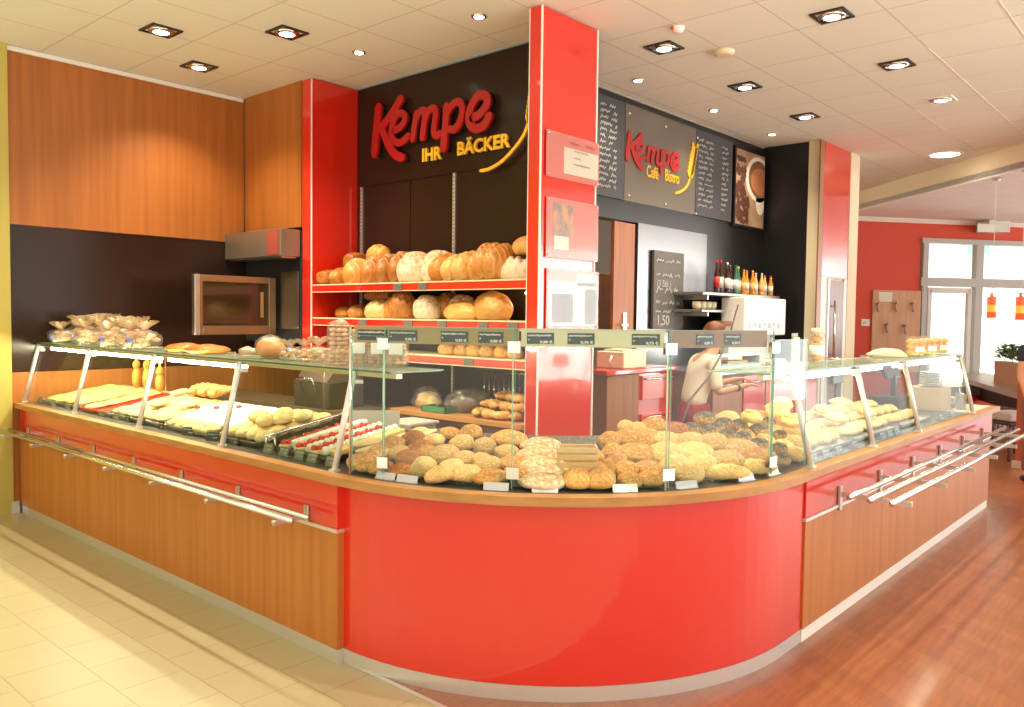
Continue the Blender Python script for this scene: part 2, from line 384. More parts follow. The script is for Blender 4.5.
hb = MB(); hb.tube([(10.33, 3.75, 1.2), (10.33, 3.75, 1.95)], .014)
for z in (1.27, 1.88): hb.tube([(10.33, 3.75, z), (10.33, 3.795, z)], .009)
hb.build('door_handle', CHROME, dr)
struct('trim_15', MB().box(10.19, 3.78, 0, 10.215, 3.80, 2.22), CHROME)

# far café wall, with glazing and open daylight behind
def fwbox(mb, u0, z0, u1, z1, t0, t1):
    p0, p1 = FW_P + FW_D*u0, FW_P + FW_D*u1
    vs = [q + FW_N*t + Vector((0, 0, z)) for z in (z0, z1) for (q, t) in ((p0, t0), (p1, t0), (p1, t1), (p0, t1))]
    mb.add(vs, [(3, 2, 1, 0), (4, 5, 6, 7), (0, 1, 5, 4), (1, 2, 6, 5), (2, 3, 7, 6), (3, 0, 4, 7)]); return mb
uW, zW = fwuv(921, 238)
struct('wall_far', fwbox(MB(), -1.5, 0, uW, 3.6, -.18, 0), REDW)
struct('wall_far', fwbox(fwbox(MB(), uW, zW, 7.5, 3.6, -.18, 0), uW, 0, 7.5, .35, -.18, 0), REDW)
struct('trim_16', fwbox(MB(), -1.5, 3.48, 7.5, 3.56, 0, .03), M('cornice_white', (.85, .80, .72), .6))
FR = M('window_frame_grey', (.52, .54, .53), .5)
def uz(px, py): return fwuv(px, py)
w1 = MB()
for px, wd in ((923, 4), (976, 7), (1066, 7)):
    u, _ = uz(px, 300); fwbox(w1, u-.05, .35, u+.06*wd/4, zW, -.08, .04)
_, zt = uz(975, 283); _, zb = uz(975, 350)
fwbox(w1, uW, zt-.08, 7.5, zt+.08, -.08, .05); fwbox(w1, uW, zW-.09, 7.5, zW, -.08, .05); fwbox(w1, uW, .35, 7.5, .5, -.08, .05)
win = struct('window_1', w1, FR)
fwbox(MB(), uW+.02, .4, 7.45, zW-.02, -.03, -.02).build('pane', GLASS, win)
u0, _ = uz(928, 300); u1, _ = uz(968, 300)
sh = MB()
for u in (u0, u1): fwbox(sh, u-.04, .5, u+.04, zt-.1, -.02, .05)
fwbox(sh, u0, zt-.2, u1, zt-.1, -.02, .05); sh.build('casement_frame', M('window_frame_light', (.75, .77, .76), .5), win)

# street side building seen through the far window
bd = empty('townhouse', (0, 0, 0), label='pale townhouse facade across the street, seen through the far window', cat='building')
HW = M('townhouse_render', (.93, .93, .92), .9)
fwbox(MB(), -4, 0, 24, 9, -12.4, -12).build('facade', HW, bd)
for i in range(5):
    u = 3.6 + i*3.0
    fr = fwbox(MB(), u, 4.0, u+1.1, 5.4, -12, -11.93).build('window', WHITE, bd)
    fwbox(MB(), u+.1, 4.1, u+1.0, 5.3, -11.93, -11.9).build('pane', M('distant_pane', (.30, .55, .62), .2), fr)

# ================================================================== ceiling lamps
def square_spot(loc, label, power=60, group=None, sz=.12):
    o = empty('ceiling_spotlight', loc, 0, label, 'ceiling light', group)
    f = MB(); a = sz; f.box(-a, -a, -.012, a, -a+.02, 0).box(-a, a-.02, -.012, a, a, 0).box(-a, -a+.02, -.012, -a+.02, a-.02, 0).box(a-.02, -a+.02, -.012, a, a-.02, 0)
    f.build('frame', BLACKP, o)
    MB().lathe([(.088, -.02), (.095, -.014), (.095, -.001), (.03, -.001)], n=20).build('reflector_ring', CHROME, o)
    MB().lathe([(.01, -.024), (.05, -.023), (.075, -.015), (.075, -.001)], n=20).build('lens', LIT, o)
    l = lamp('spot_lamp', 'SPOT', (loc[0], loc[1], loc[2]-.04), power, spot_size=radians(120), spot_blend=.7, shadow_soft_size=.05)
    return o
def round_spot(loc, label, power=20, aim=None):
    o = empty('recessed_downlight', loc, 0, label, 'ceiling light')
    MB().lathe([(.055, -.008), (.06, 0), (.03, 0)], n=18).build('trim_ring', CHROME, o)
    MB().lathe([(.01, -.014), (.035, -.012), (.042, -.001)], n=18).build('lens', LIT, o)
    lamp('spot_lamp', 'SPOT', (loc[0], loc[1], loc[2]-.03), power, spot_size=radians(110), spot_blend=.8, shadow_soft_size=.04)
    return o
SQ = [((161, 30), 'square black-framed spotlight over the left end of the counter'), ((199, 66), 'square black-framed spotlight nearest the wood-panelled back wall'),
      ((287, 32), 'square black-framed spotlight right of the one above the left counter'), ((664, 47), 'square black-framed spotlight just right of the red signboard pillar'),
      ((745, 86), 'middle square spotlight of the row parallel to the menu wall'), ((805, 116), 'square spotlight closest to the end pillar with the dark door'),
      ((832, 15), 'largest square spotlight near the top edge of the photo'), ((897, 64), 'square spotlight in the outer row, right of the largest one')]
for (px, py), lb in SQ: square_spot(at(px, py, 'z', CEIL), lb, 95)
for xy, w_ in (((2.98, 4.86), 'spotlight above the middle of the left counter'), ((2.98, 3.42), 'spotlight above the last left glass post'), ((4.46, 2.238), 'spotlight above the start of the right counter'), ((2.98, 1.98), 'spotlight above the middle of the curved corner')): square_spot(Vector((*xy, CEIL)), 'square black-framed ' + w_, 95)
sp = square_spot(at(941, 99, 'z', CEIL), 'white-framed square spotlight beside the bright ceiling grid bars', 90)
for c in sp.children:
    if c.name.startswith('frame'): c.data.materials[0] = WHITE
o = empty('ceiling_downlight', at(945, 154, 'z', CEIL), 0, 'oval-looking flush round ceiling light near the sloping fascia', 'ceiling light')
MB().lathe([(.20, -.012), (.23, -.004), (.23, 0), (.03, 0)], n=24).build('trim_ring', WHITE, o)
MB().lathe([(.01, -.02), (.15, -.018), (.19, -.008), (.19, -.001)], n=24).build('lens', LIT, o)
RD = [((479, 16), 'small round downlight in front of the brown sign wall, next to the tall red pillar'), ((359, 52), 'small round downlight left of the brown sign wall corner'),
      ((638, 80), 'small round downlight above the left end of the menu boards'), ((714, 110), 'small round downlight above the middle of the menu boards'), ((772, 134), 'small round downlight above the coffee cup picture')]
for (px, py), lb in RD: round_spot(at(px, py, 'z', CEIL), lb, 30)
p = at(678, 27, 'z', CEIL); o = empty('smoke_detector', p, 0, 'small white ceiling detector with a red dot', 'smoke detector')
MB().lathe([(.02, -.045), (.035, -.04), (.05, -.01), (.05, 0)], n=18).build('housing', WHITE, o)
MB().blob((-.05, .02, -.02), .012, .012, .012, 8, 6, flat=-1).build('indicator_light', M('indicator_red', (.7, .02, .02), .4), o)
p = at(724, 51, 'z', CEIL); o = MB().lathe([(.05, -.04), (.075, -.035), (.085, -.01), (.085, 0), (.02, 0)], n=20).build('smoke_detector', CREAM, loc=p)
tag(o, 'round beige ceiling detector without a red dot', 'smoke detector')

# ================================================================== COUNTER
CX, CY, R0 = 3.95, 3.2, 1.55
def arc(r, a0=180, a1=270, n=28): return [(CX+r*cos(radians(a0+(a1-a0)*i/n)), CY+r*sin(radians(a0+(a1-a0)*i/n))) for i in range(n+1)]
LB = empty('service_counter', (2.36, 5.4, 0), 0, 'left straight section of the counter, wood below and red above, on beige tiles', 'counter')
def PB(mb, name, mat, par): # world-space mesh under an empty
    o = mb.build(name, mat, par); o.matrix_parent_inverse = Matrix.Translation(-par.location); return o
PB(MB().bbox(2.36, 3.20, .07, 2.38, 7.58, .645, .002).box(2.38, 3.2, .07, 2.42, 3.22, .645), 'front_panel', WOOD, LB)
PB(MB().box(2.352, 3.195, .645, 2.44, 7.58, .662), 'trim_strip', ALU, LB)
PB(MB().box(2.36, 3.2, .662, 2.40, 7.58, .884), 'upper_panel', RED, LB)
PB(MB().box(2.365, 3.2, 0, 2.41, 7.58, .069), 'plinth', ALU, LB)
PB(MB().box(2.42, 3.22, .075, 3.05, 7.58, .88), 'carcass', M('carcass_brown', (.12, .06, .03), .6), LB)
RB = empty('service_counter', (6.3, 1.64, 0), 0, 'right straight section of the counter behind the triple tray rail, on wooden planks', 'counter')
PB(MB().bbox(4.19, 1.64, .07, 8.50, 1.66, .645, .002).box(4.19, 1.66, .07, 4.21, 1.70, .645).box(8.48, 1.66, .07, 8.50, 2.3, .645), 'front_panel', WOOD, RB)
PB(MB().box(4.18, 1.632, .645, 8.505, 1.72, .662), 'trim_strip', ALU, RB)
PB(MB().box(4.19, 1.64, .662, 8.56, 1.68, .884).box(8.52, 1.68, .662, 8.56, 2.3, .884), 'upper_panel', RED, RB)
PB(MB().box(4.19, 1.645, 0, 8.49, 1.69, .069), 'plinth', WHITE, RB)
PB(MB().box(4.21, 1.70, .075, 8.47, 2.3, .88), 'carcass', MATS['carcass_brown'], RB)
CB = empty('service_counter', (2.85, 2.1, 0), 0, 'curved glossy red corner section of the counter', 'counter')
o = PB(MB().strip([(CX-R0, 3.195)]+arc(R0)+[(4.185, CY-R0)], [(CX-R0+.03, 3.195)]+arc(R0-.03)+[(4.185, CY-R0+.03)], .07, .884), 'curved_panel', RED, CB)
o = PB(MB().strip([(CX-R0-.002, 3.195)]+arc(R0+.002)+[(4.185, CY-R0)], [(CX-R0+.03, 3.195)]+arc(R0-.03)+[(4.185, CY-R0+.03)], 0, .069), 'plinth', ALU, CB)
# continuous worktop: wooden front edge and dark deck
OUT = [(2.325, 7.62), (2.325, 3.2)] + arc(1.62)[1:] + [(4.2, 1.585), (8.62, 1.59)]
INN = [(2.40, 7.62), (2.40, 3.2)] + arc(1.54)[1:] + [(4.2, 1.665), (8.62, 1.665)]
BCK = [(3.10, 7.62), (3.10, 3.2)] + arc(.84)[1:] + [(4.2, 2.36), (8.62, 2.36)]
WT = empty('worktop', (2.85, 2.1, .9), 0, 'long wood-edged counter worktop bending round the corner under the glass', 'worktop')
PB(MB().strip(OUT, INN, .886, .926), 'wooden_edge', EDGEW, WT)
PB(MB().strip(INN[:-2]+[(7.8, 1.665)], BCK[:-2]+[(7.8, 2.36)], .888, .925), 'deck', DECK, WT)
PB(MB().box(7.8, 1.665, .888, 8.62, 2.36, .926), 'end_shelf', CREAM, WT)

# ---- glass cases
def slanted_case(name, label, horiz, posts, ends, tube_gap):
    """horiz: function (s along, d depth) -> xy. s runs along the counter."""
    o = empty(name, (*horiz((ends[0]+ends[1])/2, 0), .926), 0, label, 'display case')
    P = lambda s, d, z: Vector((*horiz(s, d), z))
    zt = 1.415
    for s in posts:
        m = MB(); m.tube([P(s, .0, .93), P(s, .115, zt)], .0165, 12); m.box(-.02, -.02, 0, .02, .02, .012, Matrix.Translation(P(s, 0, .926)))
        m.tube([P(s, .115, zt-.012), P(s, .30, zt+.0)], .009, 8); m.tube([P(s, .105, zt-.05), P(s+.03, .15, zt-.05)], .012, 8)
        PB(m, 'post', M('post_satin_steel', (.80, .80, .78), .38, .45), o)
        if 0 < s < 4 or s in (5.22, 6.19): PB(MB().tube([P(s, .705, .93), P(s, .705, zt), P(s, .50, zt)], .006, 8), 'rear_rod', CHROME, o)
    for a, b in zip(posts[:-1], posts[1:]):
        q = [P(a+.012, .022, .935), P(b-.012, .022, .935), P(b-.012, .128, zt-.005), P(a+.012, .128, zt-.005)]
        nn = (q[1]-q[0]).cross(q[3]-q[0]).normalized()*.005
        PB(MB().add([v for v in q]+[v+nn for v in q], [(0, 1, 2, 3), (7, 6, 5, 4), (0, 4, 5, 1), (1, 5, 6, 2), (2, 6, 7, 3), (3, 7, 4, 0)]), 'front_glass', GLASS, o)
    a, b = ends
    A, B = [horiz(a, .095), horiz(b, .095)], [horiz(a, .44), horiz(b, .44)]
    PB(MB().strip(A, B, zt+.006, zt+.015), 'top_glass', glass_mat('top_shelf_glass', tint=(.80, .88, .80), refl=.1, body=(.35, .40, .30), bodyf=.35), o)
    PB(MB().strip([horiz(a, .092), horiz(b, .092)], [horiz(a, .0945), horiz(b, .0945)], zt+.006, zt+.015), 'glass_edge', GEDGE, o)
    PB(MB().strip([horiz(a, .128), horiz(b, .128)], [horiz(a, .165), horiz(b, .165)], zt-.02, zt+.003), 'top_rail', M('rail_champagne', (.70, .60, .42), .35, .6), o)
    for (p, q) in tube_gap:
        PB(MB().tube([P(p, .185, zt-.035), P(q, .185, zt-.035)], .013, 10), 'light_tube', TUBEW if 'left' in label else TUBE, o)
    return o
LP_ = [7.62, 6.55, 5.46, 4.37, 3.29]
slanted_case('glass_case', 'long slanted glass display case of pastries on the left counter', lambda s, d: (2.41+d, 7.62-s+0), [7.62-y for y in LP_], (-.0, 7.62-2.98), [(.1, 2.1), (2.22, 3.2)])
RP_ = [4.23, 5.22, 6.19, 7.78]
slanted_case('glass_case', 'slanted glass display case on the right counter above the triple tray rail', lambda s, d: (s, 1.635+d), RP_, (3.9, 7.82), [(4.3, 5.9), (6.2, 7.6)])

# curved corner: tall upright panes with clamps
V = [(2.405, 3.15), (2.462, 2.98), (2.700, 2.375), (3.165, 1.865), (3.815, 1.672), (4.19, 1.655)]
TG = empty('glass_screen', (3.0, 2.2, .926), 0, 'tall faceted glass screen around the curved corner of the counter', 'glass screen')
for i in range(5):
    a, b = Vector(V[i]), Vector(V[i+1]); d = (b-a).normalized()
    zt = 1.645 if 0 < i < 4 else 1.60
    o = PB(MB().obox(a+d*.006, b-d*.006, .006, .945, zt), 'pane', GLASS, TG)
    e = MB().obox(a+d*.004, a+d*.0058, .0062, .945, zt).obox(b-d*.0058, b-d*.004, .0062, .945, zt).obox(a+d*.006, b-d*.006, .0062, zt, zt+.002)
    PB(e, 'glass_edge', M('glass_edge_pale', (.22, .52, .42), .15), TG)
for i in (1, 2, 3, 4):
    a = Vector(V[i])
    for z in (1.005, 1.565):
        d = (Vector(V[i+1])-Vector(V[i-1])).normalized(); m = MB()
        m.obox(a-d*.028, a+d*.028, .026, z-.026, z+.026); PB(m, 'clamp', CHROME, TG)
PB(MB().tube([(2.405, 3.16, .93), (2.405, 3.16, 1.64)], .007, 8), 'support_rod', CHROME, TG)
for i in (1, 2, 3, 4): PB(MB().tube([(V[i][0]+.015, V[i][1]+.02, .926), (V[i][0]+.015, V[i][1]+.02, 1.55)], .0035, 6), 'support_rod', CREAM, TG)

def text_mesh(txt, h, mat, name, bold=0.0, xs=1.0, depth=.002):
    c = bpy.data.curves.new(name, 'FONT'); c.body = txt; c.size = h; c.extrude = depth; c.offset = bold; c.resolution_u = 3
    o = bpy.data.objects.new(name, c); COL.objects.link(o)
    dg = bpy.context.evaluated_depsgraph_get(); me = bpy.data.meshes.new_from_object(o.evaluated_get(dg)); bpy.data.objects.remove(o)
    for v in me.vertices: v.co.x *= xs
    me.materials.clear(); me.materials.append(mat); return me
def place_text(txt, h, mat, name, M4, parent, bold=0, xs=1, depth=.002, width=None):
    me = text_mesh(txt, h, mat, name, bold, xs, depth)
    if width:
        w = max(v.co.x for v in me.vertices)-min(v.co.x for v in me.vertices)
        for v in me.vertices: v.co.x *= width/w
    o = bpy.data.objects.new(name, me); COL.objects.link(o)
    if parent: o.parent = parent; o.matrix_parent_inverse = parent.matrix_basis.inverted()
    o.matrix_basis = M4
    return o
def frame(origin, right, up):
    r = Vector(right).normalized(); u = Vector(up); u = (u-r*u.dot(r)).normalized(); n = r.cross(u); o = Vector(origin)
    return Matrix(((r.x, u.x, n.x, o.x), (r.y, u.y, n.y, o.y), (r.z, u.z, n.z, o.z), (0, 0, 0, 1)))
def squiggle(w, h, rnd, n=None):
    pts = []; n = n or int(max(3, w/h*2.2))
    for i in range(n+1): pts.append((w*i/n, h*(.5+.5*(rnd.random() if i % 2 else -rnd.random()))))
    return pts
def ribbon(mb, pts, t, z=.0015, m=None):
    for p, q in zip(pts[:-1], pts[1:]):
        a, b = Vector(p), Vector(q)
        if (b-a).length < 1e-6: continue
        d = (b-a).normalized()*t/2; n = Vector((-d.y, d.x))
        mb.prism([tuple(a-d-n), tuple(b+d-n), tuple(b+d+n), tuple(a-d+n)], 0, z, m)

# price rails on top of the upright panes
PCARD = M('price_card_slate', (.045, .055, .065), .5)
RAILM = [M('rail_bronze', (.36, .26, .12), .35, .5), M('rail_pale_bronze', (.62, .55, .38), .35, .5), M('rail_brown', (.24, .12, .07), .35, .4)]
RL = [('bronze price rail with four slate cards above the left curved pane', V[1], V[2], (-.165, .665), [(-.145, .16), (.025, .145), (.29, .135), (.475, .12)], ['12,50 €', '0,65 €', '0,95 €', '0,80 €']),
      ('pale price rail with three slate cards in front of the red pillar', V[2], V[3], (.03, .665), [(.055, .12), (.235, .12), (.52, .125)], ['0,80 €', '0,70 €', '0,75 €']),
      ('brown price rail with two slate cards at the right of the curved screen', V[3], V[4], (.0, .635), [(.165, .11), (.345, .11)], ['0,85 €', '0,30 €'])]
for k, (lb, a, b, (s0, s1), cards, pr_) in enumerate(RL):
    a, b = Vector(a), Vector(b); d = (b-a).normalized(); nrm = Vector((-d.y, d.x))   # to the inside
    if nrm.dot(Vector((CX, CY))-a) < 0: nrm = -nrm
    org = a+d*s0; o = empty('price_rail', (*org, 1.56), 0, lb, 'price rail')
    off = nrm*.012
    PB(MB().obox(a+d*s0+off, a+d*s1+off, .008, 1.568, 1.640).obox(a+d*s0+off*1.5, a+d*s1+off*1.5, .02, 1.64, 1.648), 'rail', RAILM[k], o)
    for j, ((c0, cw), price) in enumerate(zip(cards, pr_)):
        off2 = nrm*.0065
        c = PB(MB().obox(a+d*c0+off2, a+d*(c0+cw)+off2, .002, 1.580, 1.630), 'price_card', PCARD, o)
        q = a+d*(c0+.006)+nrm*.0052; rr = random.Random(k*10+j)
        fm = frame((q.x, q.y, 1.614), (d.x, d.y, 0), (0, 0, 1)) if True else None
        mb = MB(); ribbon(mb, squiggle((cw-.02), .008, rr), .0035, .0008, fm @ Matrix.Translation((0, 0, 0)))
        ribbon(mb, squiggle(.006, .005, rr, 3), .003, .0008, frame((q.x, q.y, 1.597), (d.x, d.y, 0), (0, 0, 1)))
        PB(mb, 'handwriting', M('card_print', (.75, .78, .78), .7), o)
        p0 = a+d*(c0+cw-.062)+nrm*.0052
        place_text(price, .016, MATS['card_print'], 'price_text', frame((p0.x, p0.y, 1.584), (d.x, d.y, 0), (0, 0, 1)), o, bold=.0006, depth=.0004, width=.055)

# ---- tray rails
def rounded(pts): return pts
LT = empty('tray_rail', (2.36, 5.4, .70), 0, 'two-tube steel tray rail on the left counter', 'tray rail')
for x, z in ((2.285, .712), (2.195, .712)): PB(MB().tube([(x, 3.33, z), (x, 7.75, z)], .0115, 12), 'tube', CHROME, LT)
for k in range(7):
    y = 3.44+.655*k
    m = MB().bbox(2.345, y-.018, .665, 2.359, y+.018, .745, .003).box(2.16, y-.006, .676, 2.35, y+.006, .699).tube([(2.165, y, .685), (2.165, y+.001, .70)], .012, 8)
    PB(m, 'bracket', STEEL, LT)
RT = empty('tray_rail', (6.5, 1.64, .70), 0, 'triple-tube steel tray rail on the right counter', 'tray rail')
for y, x0, z in ((1.515, 4.47, .748), (1.41, 4.47, .748), (1.30, 4.47, .748)): PB(MB().tube([(x0, y, z), (8.45, y, z)], .0145, 12), 'tube', CHROME, RT)
for k in range(6):
    x = 4.66+.70*k
    m = MB().bbox(x-.018, 1.622, .63, x+.018, 1.639, .765, .003).box(x-.007, 1.25, .705, x+.007, 1.63, .733)
    PB(m, 'bracket', STEEL, RT)

# ================================================================== BREAD SHELVES
SU = empty('bread_shelf_unit', (4.7, 5.1, 0), 0, 'bread shelving between two red side panels below the brown sign wall', 'shelf')
Y0, Y1 = 3.80, 6.45
PB(MB().bbox(4.46, 6.45, 0, 4.99, 6.60, 3.87, .003), 'side_panel', RED, SU)
PB(MB().box(4.452, 6.445, 0, 4.4635, 6.453, 3.87), 'panel_edge', WHITE, SU)
PB(MB().bbox(4.44, 3.69, 0, 5.10, 3.795, 3.87, .003), 'side_panel', RED, SU)
PB(MB().box(4.437, 3.683, 0, 4.45, 3.692, 3.87).box(5.095, 3.683, 0, 5.11, 3.692, 3.87).box(4.437, 3.794, 0, 4.445, 3.80, 3.87), 'panel_edge', WHITE, SU)
LIP = M('shelf_lip_cream', (.84, .70, .44), .5)
for z in (1.975, 1.67, 1.385):
    s = PB(MB().box(4.50, Y0, z-.03, 4.985, Y1, z-.012), 'shelf', LIP, SU)
    m = MB()
    for k in range(12): m.box(4.49, Y0+.01, z-.012, 4.50, Y1, z)
    for k in range(9): m.box(4.50+.05*k, Y0+.005, z-.012, 4.515+.05*k, Y1-.005, z-.002)
    m.box(4.470, Y0, z-.012, 4.50, Y1, z).box(4.470, Y0, z-.075, 4.495, Y1, z-.068)
    PB(m, 'shelf_slats', LIP, SU)
    PB(MB().box(4.474, Y0, z-.068, 4.49, Y1, z-.012), 'shelf_front', RED, SU)
    ys = {1.975: (5.24, 4.93), 1.67: (5.70, 5.10, 4.70, 4.25, 3.95), 1.385: (4.4,)}[z]
    for y in ys: PB(MB().box(4.466, y-.05, z-.066, 4.4735, y+.05, z-.014), 'label_holder', M('label_holder_grey', (.16, .15, .13), .5), SU)
PB(MB().bbox(4.40, Y0, .885, 4.985, 5.25, .925, .003), 'board', M('board_orange_wood', (.55, .24, .06), .45), SU)
PB(MB().box(4.55, Y0, .1, 4.98, Y1, .875), 'lower_cabinet', M('cabinet_brown', (.20, .09, .045), .5), SU)
for y in (6.37, 5.09):
    m = MB().box(4.968, y-.014, 1.0, 4.984, y+.014, 2.93)
    PB(m, 'upright_rail', ALU, SU)
    m = MB()
    for k in range(56): m.box(4.9665, y-.004, 1.02+k*.034, 4.9682, y+.004, 1.036+k*.034)
    PB(m, 'slot_row', BLACKP, SU)
PB(MB().tube([(4.85, 3.85, 1.885), (4.85, 4.15, 1.885)], .012), 'light_tube', TUBE, SU)

# ---- bread prototypes (meshes); every loaf is its own object
def bread_mesh(kind):
    b = MB(); rnd = random.Random(hash(kind) % 999 if False else sum(map(ord, kind)))
    if kind == 'roll': b.blob((0, 0, .5), .5, .42, .5, 20, 14, .12, 1)
    elif kind == 'split':
        def fn(v, d):
            g_ = math.exp(-(d.x*d.x)/.02) if False else math.exp(-(d.y*d.y)/.012)
            return v*(1-.26*g_*max(d.z, 0))
        b.blob((0, 0, .5), .5, .38, .5, 28, 18, .08, 2, fn=fn)
    elif kind == 'round': b.blob((0, 0, .5), .5, .5, .52, 20, 14, .06, 3, flat=-.7)
    elif kind == 'kaiser':
        def fn(v, d):
            a_ = atan2(d.y, d.x)+d.z*1.3; g_ = abs(sin(a_*2.5)); return v*(1-.16*max(d.z, 0)*math.exp(-(g_*g_)/.08))
        b.blob((0, 0, .45), .5, .5, .48, 40, 18, .05, 4, fn=fn)
    elif kind == 'square':
        b.blob((0, 0, .45), .5, .5, .45, 24, 14, .08, 5, fn=lambda v, d: Vector((v.x*(1+.22*abs(d.x*d.y)*2), v.y*(1+.22*abs(d.x*d.y)*2), v.z)))
    elif kind == 'long': b.blob((0, 0, .5), .5, .20, .22, 28, 14, .1, 6, fn=lambda v, d: Vector((v.x*(1.0 if abs(d.x) < .9 else 1.0), v.y, v.z*(1-.12*abs(sin(d.x*9))))))
    elif kind == 'slab': b.blob((0, 0, .3), .5, .34, .30, 22, 12, .14, 8, fn=lambda v, d: Vector((v.x*(1+.25*abs(d.x*d.y)*2), v.y*(1+.3*abs(d.x*d.y)*2), v.z)))
    elif kind == 'loaf':
        b.blob((0, 0, .4), .5, .26, .38, 28, 16, .05, 9, fn=lambda v, d: Vector((v.x*(1+.25*(abs(d.y)**.5)*(abs(d.x))), v.y*(1+.15*abs(d.x)), v.z*(1-.06*abs(sin(d.x*8))))))
    elif kind == 'tinloaf':
        b.blob((0, 0, .4), .5, .30, .36, 28, 16, .04, 10, flat=-.8, fn=lambda v, d: Vector((max(-.47, min(.47, v.x*1.35)), max(-.27, min(.27, v.y*1.3)), v.z*1.05)))
    elif kind == 'twist':
        b.blob((0, 0, .4), .5, .24, .32, 40, 20, .03, 11, fn=lambda v, d: Vector((v.x*1.05, v.y, v.z)) * (1-.30*(1-abs(sin(d.x*6.5+d.y*2.5)))**1.5*max(.25, d.z)))
    elif kind == 'cracked':
        def fn(v, d):
            c_ = noise.noise(d*3.5+Vector((5, 2, 1))); return v*(1-.20*math.exp(-(c_*c_)/.008)*max(.0, d.z+.3))
        b.blob((0, 0, .45), .5, .48, .48, 40, 26, .06, 12, fn=fn)
    elif kind == 'croissant':
        n, seg = 15, 14; vs = []
        for i in range(n):
            t = -1+2*i/(n-1); ang = t*1.45; c = Vector((sin(ang)*.46, cos(ang)*.46-.20, .19)); r = .20*(1-abs(t)**1.8)**.8+.02
            r *= 1+.13*cos(i*pi); dx = Vector((cos(ang), -sin(ang), 0)); nn = Vector((sin(ang), cos(ang), 0))
            vs += [c+nn*r*cos(2*pi*k/seg)+Vector((0, 0, 1))*r*.9*sin(2*pi*k/seg) for k in range(seg)]
        fs = [(i*seg+k, i*seg+(k+1) % seg, (i+1)*seg+(k+1) % seg, (i+1)*seg+k) for i in range(n-1) for k in range(seg)] + [tuple(range(seg)), tuple((n-1)*seg+k for k in range(seg))]
        b.add(vs, fs, True)
    elif kind == 'bun':
        b.blob((0, 0, .35), .5, .45, .38, 18, 10, .1, 13)
        for i in range(26):
            a_ = rnd.random()*2*pi; r_ = rnd.random()**.5*.40; b.blob((r_*cos(a_), r_*sin(a_), .60-.5*r_*r_+.02), .07, .06, .06, 7, 5, .3, i, flat=-1)
    elif kind == 'strip':
        b.blob((0, 0, .12), .5, .11, .12, 30, 10, .12, 14, fn=lambda v, d: Vector((v.x, v.y*(1+.2*sin(d.x*14)), v.z*(1+.15*sin(d.x*14)))))
    elif kind == 'danish':
        b.blob((0, 0, .18), .5, .42, .2, 22, 10, .16, 15)
        pts = [((.38-.026*i)*cos(i*.55), (.34-.023*i)*sin(i*.55), .33+.004*i) for i in range(14)]; b.tube(pts, .05, 7)
    return b
BM = {}
def bread(kind, mat):
    k = (kind, mat.name)
    if k not in BM:
        me = bread_mesh(kind).mesh(kind+'_bread', mat); z0 = min(v.co.z for v in me.vertices)
        for v in me.vertices: v.co.z -= z0
        BM[k] = me
    return BM[k]
def put(name, kind, mat, loc, size, rot, label, cat, group):
    """size = (length, width, height); the mesh is unit sized with its base near z 0"""
    o = bpy.data.objects.new(name, bread(kind, mat)); COL.objects.link(o); o.location = loc
    o.rotation_euler = rot; o.scale = size; return tag(o, label, cat, group)

# loaves on the shelves: (kind, material, pixel x of centre, length, width, height, turned, row)
def shelf_row(z, items, where, x=4.66):
    items = sorted(items, key=lambda t: t[2]); n = len(items)
    KS = {'twist': (1.0, 1.25, 1.40), 'loaf': (1, 1.22, 1.38), 'tinloaf': (1, 1.1, 1.2), 'cracked': (1, 1, 1.15), 'split': (1, 1, 1.25)}
    for i, (kind, mat, px, L_, W_, H_, rz, dz, desc, dx) in enumerate(items):
        if kind in ('twist', 'split', 'tinloaf'): mat = {BROWN: BROWNS, GOLD: GOLDS}.get(mat, mat)
        p = at(px, 300, 'x', 4.60); lab = f'{desc}, {nth(i+1, n)} on {where}'.replace('laid over the others', 'on top')
        put('bread_loaf', kind, mat, (x+dx, p.y, z+dz), tuple(a*b for a, b in zip((L_, W_, H_), KS.get(kind, (1, 1, 1)))), (0, 0, rz), lab, 'bread', 'loaves on ' + where)
P2 = pi/2
